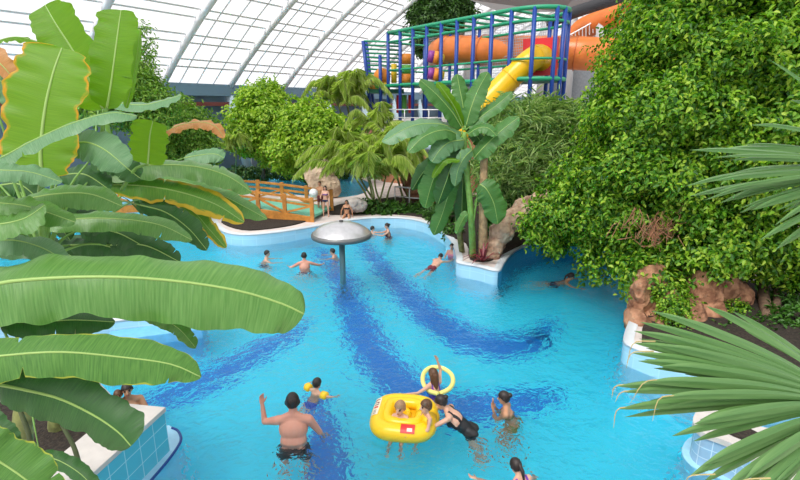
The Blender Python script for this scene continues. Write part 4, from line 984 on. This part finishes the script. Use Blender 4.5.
def figure(label, head, yaw, s, skin=SK, U=(0, 0, 1), armL=((-.2,0,-1),(-.1,.15,-1)), armR=((.2,0,-1),(.1,.15,-1)), legL=((-.08,.03,-1),(-.03,-.02,-1)), legR=((.08,.03,-1),(.03,-.02,-1)),
           face=(0, 1, 0), HU=None, hs=1., fem=False, hair=(HB, 'short'), suit=(), vox=.011, group=None, bulk=1., bands=None, foot=(0,1,-.15), curl=.9, cat='person'):
    U = U3(U); Fw = V((0, 1, 0)); R = Fw.cross(U).normalized(); Fw = U.cross(R)
    HU = U3(HU) if HU else (U + V((0, 0, .6))).normalized(); HF = V(face); HF = (HF - HU*HF.dot(HU)).normalized(); HR = HF.cross(HU)
    sw = .155 if fem else .178; hw = .10 if fem else .092
    mb = MB(); parts = []
    MT = Matrix((R, Fw, U)).transposed(); MH = Matrix((HR, HF, HU)).transposed()
    def cone(n, a, ra, b, rb, k=12):
        a, b = V(a), V(b); mb.cone(a, ra, b, rb, k); parts.append((n, a, b, ra, rb))
    def ell(n, c, r, M): mb.ell(c, r, M, 16, 12); parts.append((n, c - M @ V((r[0]*.4, 0, 0)), c + M @ V((r[0]*.4, 0, 0)), min(r), min(r)))
    T = lambda x, y, z: R*x*bulk + Fw*y*bulk + U*z
    H0 = T(0, 0, .50) + HU*.16*(.6 + .4*hs) + HF*.015
    Hd = lambda x, y, z: H0 + (HR*x + HF*y + HU*z)*hs
    # trunk
    ell('torso', T(0, 0, -.02), ((.165 if not fem else .172)*bulk, .115*bulk, .125), MT)
    ell('torso', T(0, .0, .13), ((.158 if not fem else .132)*bulk, .108*bulk, .19), MT)
    ell('torso', T(0, .005, .30), ((.172 if not fem else .150)*bulk, .115*bulk, .17), MT)
    for sg in (-1, 1):
        cone('torso', T(0, 0, .43), .065, T(sg*sw, -.005, .435), .056)
        cone('torso', T(sg*.07, .05, .34), .075, T(sg*.09, .03, .22), .06)
        cone('torso', T(sg*.075, -.06, -.05), .09, T(sg*.08, -.05, .02), .07)
        if fem: mb.ell(T(sg*.07, .105, .31), (.055, .05, .055), MT)
        cone('torso', T(0, 0, .50), .055, T(sg*.13, -.01, .45), .045)
    cone('neck', T(0, 0, .46), .056 if not fem else .047, H0 - HU*.07*hs - HF*.01, .052*min(hs, 1.1) if not fem else .045*min(hs, 1.1))
    # head
    ell('head', Hd(0, -.005, .02), (.077*hs, .096*hs, .103*hs), MH)
    mb.ell(Hd(0, .022, -.045), (.058*hs, .070*hs, .072*hs), MH); mb.cone(Hd(0, .06, -.088), .024*hs, Hd(0, .045, -.08), .03*hs)
    parts.append(('head', Hd(0, .02, -.05), Hd(0, .03, -.06), .06*hs, .06*hs))
    mb.cone(Hd(0, .088, .015), .010*hs, Hd(0, .108, -.022), .016*hs)
    for sg in (-1, 1): mb.ell(Hd(sg*.078, -.008, -.005), (.014*hs, .022*hs, .032*hs), MH, 8, 6)
    J = {}
    for sg, nm, arm, leg in ((-1, 'L', armL, legL), (1, 'R', armR, legR)):
        sh = T(sg*(sw + .005), -.005, .425); el = sh + U3(arm[0])*.285; wr = el + U3(arm[1])*.25; J['el' + nm] = el; J['sh' + nm] = sh
        cone('arm' + nm, sh, .055*bulk if not fem else .046, el, .041 if not fem else .034); cone('fore' + nm, el, .042 if not fem else .035, wr, .027 if not fem else .024)
        # hand: palm, four unequal fingers with two bends, thumb from the side of the palm
        d = U3(arm[1]); ax = (sh - el).cross(d)
        ax = ax.normalized() if ax.length > .02 else V((1, 0, 0)).cross(d).normalized(); pn_ = d.cross(ax).normalized()   # ax: across the palm
        pc = wr + d*.05; J['wr' + nm] = wr; J['ha' + nm] = wr + d*.1
        mb.ell(pc, (.042, .020, .055), Matrix((ax, pn_, d)).transposed(), 10, 8); parts.append(('hand' + nm, wr, wr + d*.17, .03, .03))
        for k, (o, ln) in enumerate(((-.031, .068), (-.011, .078), (.011, .073), (.030, .056))):
            a = wr + d*.09 + ax*o; b = a + (d + pn_*.25*curl).normalized()*ln*.45; c = b + (d + pn_*.7*curl).normalized()*ln*.33; e = c + (d + pn_*1.2*curl).normalized()*ln*.25
            mb.cone(a - d*.03, .0105, b, .0098, 8); mb.cone(b, .0098, c, .009, 8); mb.cone(c, .009, e, .008, 8)
        tb = wr + d*.03 - ax*.036; tm = tb + (d*.7 - ax*.6 + pn_*.3*curl).normalized()*.042; te = tm + (d - ax*.1 + pn_*.5*curl).normalized()*.032
        mb.cone(tb, .014, tm, .0115, 8); mb.cone(tm, .0115, te, .0095, 8)
        hp = T(sg*hw, 0, -.06); kn = hp + U3(leg[0])*.42; an = kn + U3(leg[1])*.40
        cone('thigh' + nm, hp, .088*bulk, kn, .056); cone('shin' + nm, kn, .055, an, .036)
        c0 = kn.lerp(an, .3) - U3(V(foot) - U3(leg[1])*V(foot).dot(U3(leg[1])))*.018; mb.cone(c0, .056, kn.lerp(an, .6), .042)
        ft = V(foot).normalized(); cone('foot' + nm, an - ft*.04 + U3(leg[1])*.035, .036, an + ft*.15 + U3(leg[1])*.045, .028)
    # one continuous surface
    me0 = bpy.data.meshes.new('tmp'); me0.from_pydata([tuple(v) for v in mb.v], [], mb.f); ob = bpy.data.objects.new('tmp', me0); COL.objects.link(ob)
    r = ob.modifiers.new('r', 'REMESH'); r.mode = 'VOXEL'; r.voxel_size = vox; sm = ob.modifiers.new('s', 'SMOOTH'); sm.factor = .5; sm.iterations = 4 if vox > .010 else 10
    dg = bpy.context.evaluated_depsgraph_get(); me = bpy.data.meshes.new_from_object(ob.evaluated_get(dg)); bpy.data.objects.remove(ob)
    P = np.empty(len(me.vertices)*3, dtype=np.float32); me.vertices.foreach_get('co', P); P = P.reshape(-1, 3).astype(float)
    best = np.full(len(P), 9.); lab = np.zeros(len(P), dtype=int); tt = np.zeros(len(P)); names = sorted({p[0] for p in parts})
    for n, a, b, ra, rb in parts:
        d, t = seg_dist(P, a, b); d = d - (ra + (rb - ra)*t); k = d < best; best[k] = d[k]; lab[k] = names.index(n); tt[k] = t[k]
    LB = np.array(names)[lab]
    tc = P @ np.array([list(R), list(Fw), list(U)]).T
    hc = ((P - np.array(H0)) @ np.array([list(HR), list(HF), list(HU)]).T)/hs
    NR = np.empty(len(P)*3, dtype=np.float32); me.vertices.foreach_get('normal', NR); NR = NR.reshape(-1, 3).astype(float)
    faces = [tuple(p.vertices) for p in me.polygons]
    # features of the face
    hx, hy, hz = hc.T; hd = LB == 'head'
    feat = np.zeros(len(P), dtype=int)
    feat[hd & (np.abs(hx) < .024) & (np.abs(hz + .058) < .008) & (hy > .05)] = 1
    feat[hd & (np.abs(np.abs(hx) - .033) < .013) & (np.abs(hz - .010) < .008) & (hy > .045)] = 2
    feat[hd & (np.abs(np.abs(hx) - .034) < .018) & (np.abs(hz - .033) < .005) & (hy > .045)] = 3
    root = bpy.data.objects.new('person', me); COL.objects.link(root); tag(root, label, cat, group)
    me.name = 'person'; me.materials.clear()
    for x in (skin, lipm, eyem, browm): me.materials.append(x)
    for p, vs in zip(me.polygons, faces): p.material_index = int(max(feat[v] for v in vs)) if sum(feat[v] > 0 for v in vs) >= 2 else 0; p.use_smooth = True
    M = Matrix.Translation(V(head)) @ Matrix.Rotation(math.radians(yaw), 4, 'Z') @ Matrix.Scale(s, 4) @ Matrix.Translation(-H0)
    def shell(name, mask, off, m, extra=None):
        idx = {}; v = []; f = []
        for vs in faces:
            if all(mask[i] for i in vs):
                q = []
                for i in vs:
                    if i not in idx: idx[i] = len(v); v.append(V(P[i] + NR[i]*off))
                    q.append(idx[i])
                f.append(q)
        n = len(v); bnd = {}
        for q in f:
            for i in range(len(q)): bnd[(q[i], q[(i + 1) % len(q)])] = 1
        back = {j: i for i, j in idx.items()}; low_ = {}
        for (a, b) in list(bnd):
            if (b, a) not in bnd:     # turn the hem in to the skin
                for e in (a, b):
                    if e not in low_: low_[e] = len(v); v.append(V(P[back[e]] - NR[back[e]]*.004))
                f.append((b, a, low_[a], low_[b]))
        if extra: k0 = len(v); v += extra.v; f += [[i + k0 for i in q] for q in extra.f]
        if not v: return None
        o = mesh_obj(name, v, f, m, None, True); o.parent = root; return o
    torso = LB == 'torso'; thigh = (LB == 'thighL') | (LB == 'thighR'); tx, ty, tz = tc.T
    for nm, m in suit:
        if nm == 'trunks': shell('swim_trunks', (torso & (tz < .05)) | (thigh & (tt < .62)), .011, m)
        if nm == 'brief': shell('bikini_bottom', (torso & (tz < .03)) | (thigh & (tt < .10)), .006, m)
        if nm == 'bra': shell('bikini_top', torso & (tz > .27) & (tz < .36) & ((ty > .0) | (np.abs(tz - .30) < .02)), .007, m)
        if nm == 'onepiece': shell('swimsuit', (torso & ((tz < .24) | ((ty > .02) & (tz < .38)) | ((np.abs(np.abs(tx) - .09) < .024) & (tz < .5)))) | (thigh & (tt < .10)), .007, m)
        if nm == 'vest': shell('swim_vest', torso & (tz > .02) & (tz < .44), .028, m)
    if hair:
        hm, st = hair; ex = MB()
        msk = (LB == 'head') & (hz > -.005 + .72*hy + .25*np.maximum(0, np.abs(hy) - .07)*0)
        msk |= (LB == 'head') & (hy < -.02) & (hz > -.07)
        if st == 'bun': ex.ell(Hd(0, -.105, .055), (.045*hs, .045*hs, .042*hs), MH, 12, 8)
        if st == 'pony': ex.cone(Hd(0, -.10, .03), .032*hs, Hd(0, -.14, -.06), .03*hs); ex.cone(Hd(0, -.14, -.06), .03*hs, Hd(0, -.12, -.20), .012*hs)
        if st == 'long':
            ex.cone(Hd(0, -.055, .0), .075*hs, Hd(0, -.075, -.12), .07*hs); ex.cone(Hd(0, -.075, -.12), .07*hs, Hd(0, -.085, -.27), .04*hs)
            for sg in (-1, 1): ex.cone(Hd(sg*.06, -.03, .02), .04*hs, Hd(sg*.065, -.05, -.17), .03*hs)
        shell('hair', msk, .013*hs, hm, ex if ex.v else None)
    if bands:
        for nm in ('L', 'R'):
            a, b = J['sh' + nm], J['el' + nm]; q = MB(); q.tube([a.lerp(b, .15), a.lerp(b, .25), a.lerp(b, .75), a.lerp(b, .85)], [.07, .125, .125, .07], 14)
            o = q.build('armband', bands, None, True); o.parent = root
    root.matrix_basis = M
    root['_J'] = 0; del root['_J']
    return root
navy = mat('suit_navy', (.015, .02, .07), .6); black = mat('suit_black', (.012, .012, .014), .55); maroon = mat('suit_maroon', (.16, .015, .03), .6); violet = mat('suit_violet', (.16, .03, .40), .55)
sblue = mat('suit_blue', (.04, .10, .55), .55); pinks = mat('suit_pink', (.65, .22, .30), .55); yel = mat('float_yellow', (.92, .58, .015), .28); ltgreen = mat('suit_lime', (.55, .60, .10), .5); olive = mat('suit_olive', (.20, .19, .05), .6); bikw = mat('bikini_plum', (.22, .10, .25), .55)
sitleg = dict(legL=((-.15,.9,-.2),(-.05,.1,-1)), legR=((.15,.9,-.2),(.05,.1,-1)))
kneel = dict(legL=((-.15,.45,-.9),(-.05,-.6,-.8)), legR=((.15,.45,-.9),(.05,-.6,-.8)))
swim = lambda a: dict(legL=((-.15,-1,a),(-.05,-1,a - .1)), legR=((.15,-1,a - .1),(.05,-1,a)), foot=(0,-1,-.2))

man = figure('man seen from behind standing waist deep with left arm raised', onz(292.5, 402, .60), 4, 1.18, SKR, U=(0,.16,1), armL=((-.55,.45,-.35),(-.08,.1,1)), armR=((.45,.25,-.9),(.2,.35,-.9)), legL=((-.12,.25,-1),(0,-.3,-1)), legR=((.12,.25,-1),(0,-.3,-1)), suit=(('trunks', black),), vox=.0085, bulk=1.12, hair=(HB, 'short'))
kid = figure('small child with yellow armbands swimming ahead of the standing man', onz(317, 383.5, .17), -38, .64, SK, U=(0,.2,1), hs=1.35, armL=((-1,.1,.15),(-.3,.8,-.3)), armR=((1,.1,.05),(.3,.8,-.3)), suit=(('trunks', sblue),), vox=.012, bands=yel, **swim(-.35))
girl = figure('girl with long brown hair holding a pale yellow pool noodle, right arm up', onz(433, 374, .34), 35, .82, SK, U=(0,.12,1), hs=1.1, fem=True, armL=((-1,.05,-.25),(-1,.35,.1)), armR=((.35,.35,.9),(-.35,.1,1)), suit=(('onepiece', violet),), hair=(HBr, 'long'), vox=.011, **kneel)
mum = figure('woman in black swimsuit leaning over the yellow baby float', onz(441.5, 402, .44), 78, .98, SK, U=(0,.72,.70), fem=True, face=(0,1,-.5), armL=((-.40,.9,-.42),(-.28,1,-.08)), armR=((.5,.8,-.45),(.0,1,.0)), suit=(('onepiece', black),), hair=(HB, 'bun'), vox=.0085, legL=((-.12,-.25,-1),(0,-.35,-.9)), legR=((.12,-.1,-1),(0,-.5,-.9)))
fc = onz(404.5, 418, .1)
baby = figure('fair haired baby sitting in the middle of the yellow float', onz(400, 408, .44), 165, .56, SK, U=(0,-.25,1), hs=1.75, HU=(0,.1,1), face=(.2,1,.45), armL=((-.6,.6,-.6),(.1,.9,-.2)), armR=((.6,.6,-.6),(-.1,.9,-.2)), hair=(HL, 'short'), suit=(), vox=.016, **sitleg)
tod = figure('toddler in a yellow swim vest sitting on the right edge of the float', onz(426, 406.5, .52), 110, .60, SK, U=(0,.1,1), hs=1.55, face=(0,1,-.2), armL=((-.3,.35,-.9),(.5,.8,-.1)), armR=((.3,.35,-.9),(-.4,.8,-.1)), hair=(HBr, 'short'), suit=(('vest', yel), ('brief', ltgreen)), vox=.014, **sitleg)
bun = figure('woman with hair in a bun covering her face with both hands', onz(504, 398, .25), 72, .98, SKT, U=(0,.25,1), fem=True, face=(0,1,-.25), armL=((.10,.5,-.75),(.30,.28,.9)), armR=((-.05,.5,-.75),(-.25,.28,.9)), suit=(('brief', olive), ('bra', olive)), hair=(HB, 'bun'), vox=.0085, **kneel)
low_sw = figure('swimmer in blue and violet swimsuit at the bottom edge, left arm out', onz(516, 466, .17), 28, .90, SK, U=(0,.62,.75), fem=True, face=(0,1,.1), armL=((-.8,.75,-.15),(-.75,.8,.1)), armR=((.7,.1,-.7),(.3,.6,-.6)), suit=(('onepiece', violet),), hair=(HB, 'pony'), vox=.0085, **swim(-.5))
dad = figure('man beside the aqua tiled wall end holding a child before him', onz(127, 390, .42), -150, .98, SKT, U=(0,.1,1), armL=((-.3,.5,-.8),(.5,.8,.1)), armR=((.3,.5,-.8),(-.5,.8,.1)), suit=(('trunks', navy),), hair=(HB, 'short'), vox=.011)
kid2 = figure('child in yellow vest held by the man at the tiled wall', onz(118, 395.5, .36), -150, .58, SKT, U=(0,.1,1), hs=1.35, suit=(('vest', yel),), hair=(HBr, 'short'), vox=.014, armL=((-.7,.4,-.6),(-.3,.9,-.1)), armR=((.7,.4,-.6),(.3,.9,-.1)), **kneel)
figure('bather with bare shoulders, leftmost of the three left of the mushroom pole', onz(267, 253.5, .24), -75, .92, SK, U=(0,.2,1), armL=((-.4,.8,-.4),(.1,1,-.1)), armR=((.4,.8,-.4),(-.1,1,-.1)), suit=(('trunks', navy),), hair=(HB, 'short'), vox=.014, **kneel)
figure('broad backed man, middle of the three bathers left of the mushroom pole', onz(304, 256, .38), 12, 1.0, SKR, U=(0,.25,1), armL=((-.8,.4,-.5),(-.4,.9,-.2)), armR=((.9,.3,-.4),(.6,.8,-.2)), suit=(('trunks', navy),), hair=(HB, 'short'), vox=.014, **kneel)
figure('bather with only head above water just left of the mushroom pole', onz(332.5, 251.5, .16), 80, .92, SK, U=(0,.3,1), armL=((-.5,.8,-.4),(.1,1,-.1)), armR=((.5,.8,-.4),(-.1,1,-.1)), suit=(('trunks', sblue),), hair=(HB, 'short'), vox=.015, **kneel)
ft = onz(325, 216.5, RIM); hd_ = aty(325, 188, ft.y); sS = (hd_.z - RIM)/1.60
figure('woman in a bikini standing on the deck behind the mushroom cap', hd_, 172, sS, SK, fem=True, armL=((-.25,.1,-1),(.1,.5,-.7)), armR=((.35,.3,-.9),(-.3,.9,-.1)), suit=(('brief', navy), ('bra', bikw)), hair=(HB, 'long'), vox=.014)
ft = onz(318, 213.5, RIM); hd_ = aty(319.5, 183.5, ft.y); s2 = (hd_.z - RIM)/1.60
pb2 = figure('person with brown hair standing at the bridge end with a white ball', hd_, 150, s2, SKT, armL=((-.25,.5,-.8),(.5,.9,.0)), armR=((.4,.5,-.8),(-.05,1,.1)), suit=(('trunks', maroon),), hair=(HBr, 'short'), vox=.015)
o = MB().ell(aty(313.5, 193, ft.y - .42), (.19, .19, .19), None, 20, 14).build('beach_ball', mat('ball_white', (.78, .80, .82), .4), None, True); tag(o, 'white beach ball held by the person at the bridge end', 'ball')
e_ = onz(346, 217, RIM); hd_ = aty(346.5, 202, e_.y)
figure('woman in dark bikini sitting on the pool edge behind the mushroom cap', hd_, 178, .95*(hd_.z - RIM - .08)/.70, SKT, fem=True, armL=((-.5,.05,-.9),(-.05,.3,-.9)), armR=((.5,.05,-.9),(.05,.3,-.9)), suit=(('brief', black), ('bra', black)), hair=(HB, 'long'), vox=.014, **sitleg)
figure('bather in a dark red suit by the far rim right of the mushroom cap', onz(387, 226, .40), 95, .95, SK, U=(0,.12,1), fem=True, armL=((-.4,.8,-.4),(.3,1,.1)), armR=((.4,.8,-.4),(-.3,1,.1)), suit=(('onepiece', maroon),), hair=(HB, 'bun'), vox=.015, **kneel)
figure('child with head above water between mushroom cap and dark red bather', onz(372.5, 228.5, .18), -80, .68, SK, U=(0,.15,1), hs=1.25, suit=(('trunks', navy),), hair=(HB, 'short'), vox=.015, armL=((-.6,.7,-.3),(-.2,1,-.1)), armR=((.6,.7,-.3),(.2,1,-.1)), **kneel)
figure('boy in maroon trunks swimming towards the white pool corner', onz(440.5, 256.5, .24), -35, .85, SK, U=(0,.86,.42), face=(0,1,.3), armL=((-.3,1,-.1),(.1,1,-.15)), armR=((.4,1,-.15),(.0,1,-.15)), suit=(('trunks', maroon),), hair=(HB, 'short'), vox=.013, **swim(-.3))
figure('girl upright in the water beside the white pool corner', onz(451.8, 246.5, .40), 160, .86, SK, U=(0,.05,1), fem=True, armL=((-.35,.5,-.8),(.3,.9,.2)), armR=((.35,.5,-.8),(-.3,.9,.2)), suit=(('onepiece', pinks),), hair=(HB, 'short'), vox=.013)
figure('dark haired swimmer in the shaded cove under the fig', onz(571, 276.5, .14), -110, .95, SKT, U=(0,.6,.8), armL=((-.8,.6,-.2),(-.2,1,-.1)), armR=((.8,.6,-.2),(.2,1,-.1)), suit=(('trunks', navy),), hair=(HB, 'pony'), vox=.013, **swim(-.4))

# ---- the yellow baby float
fl = empty('baby_float', fc); tag(fl, 'yellow square inflatable baby float with two child seats', 'pool float')
fr = Matrix.Rotation(math.radians(-8), 3, 'Z')
def sq(a, b, n=48, z=0., e=.55):
    out = []
    for i in range(n + 1):
        t = 2*PI*i/n; c, s_ = math.cos(t), math.sin(t)
        out.append(fc + fr @ V((a*math.copysign(abs(c)**e, c), b*math.copysign(abs(s_)**e, s_), z)))
    return out
MB().tube(sq(.40, .41, z=.02), .145, 16).build('outer_tube', yel, fl, True)
MB().tube(sq(.27, .28, z=.10), .09, 14).build('inner_tube', yel, fl, True)
MB().add(sq(.36, .38, z=.02)[:-1], [list(range(48))]).build('floor_sheet', mat('float_sheet', (.85, .50, .015), .35), fl)
for cx, cy, px, py, z in ((0, 0, 399, 414, .12), (0, 0, 427, 417, .13)):
    c = onz(px, py, z); ring = [c + V((.155*math.cos(2*PI*i/24), .155*math.sin(2*PI*i/24), .0)) for i in range(25)]
    MB().tube(ring, .055, 12).build('seat_ring', yel, fl, True)
def on_tube(ax_, along, th, r=.147):   # a point on the left or front tube, along its length
    if ax_ == 'left': return fc + fr @ V((-.40 - r*math.cos(th), along, .02 + r*math.sin(th)))
    return fc + fr @ V((along, -.41 - r*math.cos(th), .02 + r*math.sin(th)))
def patch(name, ax_, a0, a1, t0, t1, m, r):
    v = []; f = []; n = 6
    for i in range(n + 1):
        for j in range(n + 1): v.append(on_tube(ax_, a0 + (a1 - a0)*i/n, t0 + (t1 - t0)*j/n, r))
    for i in range(n):
        for j in range(n): f.append((i*(n + 1) + j, (i + 1)*(n + 1) + j, (i + 1)*(n + 1) + j + 1, i*(n + 1) + j + 1))
    return mesh_obj(name, v, f, m, fl, True)
wpr = mat('print_white', (.85, .80, .62), .4); rpr = mat('print_red', (.65, .03, .03), .4); dpr = mat('print_dark', (.20, .02, .04), .5)
patch('printed_patch', 'left', -.20, .27, .75, 1.5, wpr, .149)
for k, (a0, a1, t0, t1) in enumerate(((.20,.23,.85,1.35),(.17,.20,.85,.98),(.13,.15,.85,1.35),(.10,.13,1.2,1.35),(.06,.08,.85,1.35),(.08,.10,1.05,1.15),(-.02,.03,.85,1.35),(-.09,-.07,.95,1.25),(-.13,-.11,.95,1.25),(-.17,-.15,.95,1.25))):
    patch('printed_letter', 'left', a0, a1, t0, t1, rpr if k == 6 else dpr, .151)
patch('printed_patch', 'front', .00, .22, .6, 1.7, rpr, .149)
patch('printed_letter', 'front', .10, .18, .8, 1.15, wpr, .151)
# ---- noodle round the girl
nd = [onz(x, y, .07) for x, y in ((438,394),(428,390),(423,382),(424,373),(431,367.5),(442,368),(451,374),(453,382),(449,389),(440,393.5))]
o = MB().tube(spline(nd, 40), .042, 12).build('pool_noodle', mat('noodle_yellow', (.85, .74, .22), .6), None, True); tag(o, 'pale yellow foam noodle curved round the girl with long hair', 'pool noodle')

# ---- far side: loungers, parasol
def lounger(px, py, c, label):
    p = onz(px, py, RIM); t = empty('sun_lounger', p); tag(t, label, 'sun lounger', 'loungers beyond the far pool')
    MB().bar(p + V((-.9, 0, .35)), p + V((.5, 0, .35)), .65, .08).build('seat', c, t); MB().bar(p + V((.5, 0, .37)), p + V((1.0, 0, .8)), .65, .07).build('backrest', c, t)
    for dx in (-.8, .4):
        for dy in (-.28, .28): MB().bar(p + V((dx, dy, 0)), p + V((dx, dy, .34)), .05).build('leg', railm, t)
lw_ = mat('lounger_white', (.62, .70, .80), .6); lb_ = mat('lounger_blue', (.10, .28, .60), .6)
for i, (x, y, c, l) in enumerate(((222,168,lb_,'blue sun lounger, leftmost beyond the far pool'),(240,166,lw_,'pale sun lounger left of the first fig tree trunk'),(276,166,lw_,'pale sun lounger seen between the two bright fig trees'),(289,165,lb_,'blue sun lounger seen between the two bright fig trees'))): lounger(x, y, c, l)
p = onz(252, 170, RIM); ps = empty('parasol', p); tag(ps, 'folded orange parasol beside the first bright fig tree', 'parasol')
MB().tube([p, p + V((0, 0, 2.3))], .03, 6).build('pole', railm, ps, True); MB().lathe([(.12, 1.0), (.28, 1.3), (.18, 1.9), (.03, 2.35)], p, 10).build('canopy', orpad, ps, True)
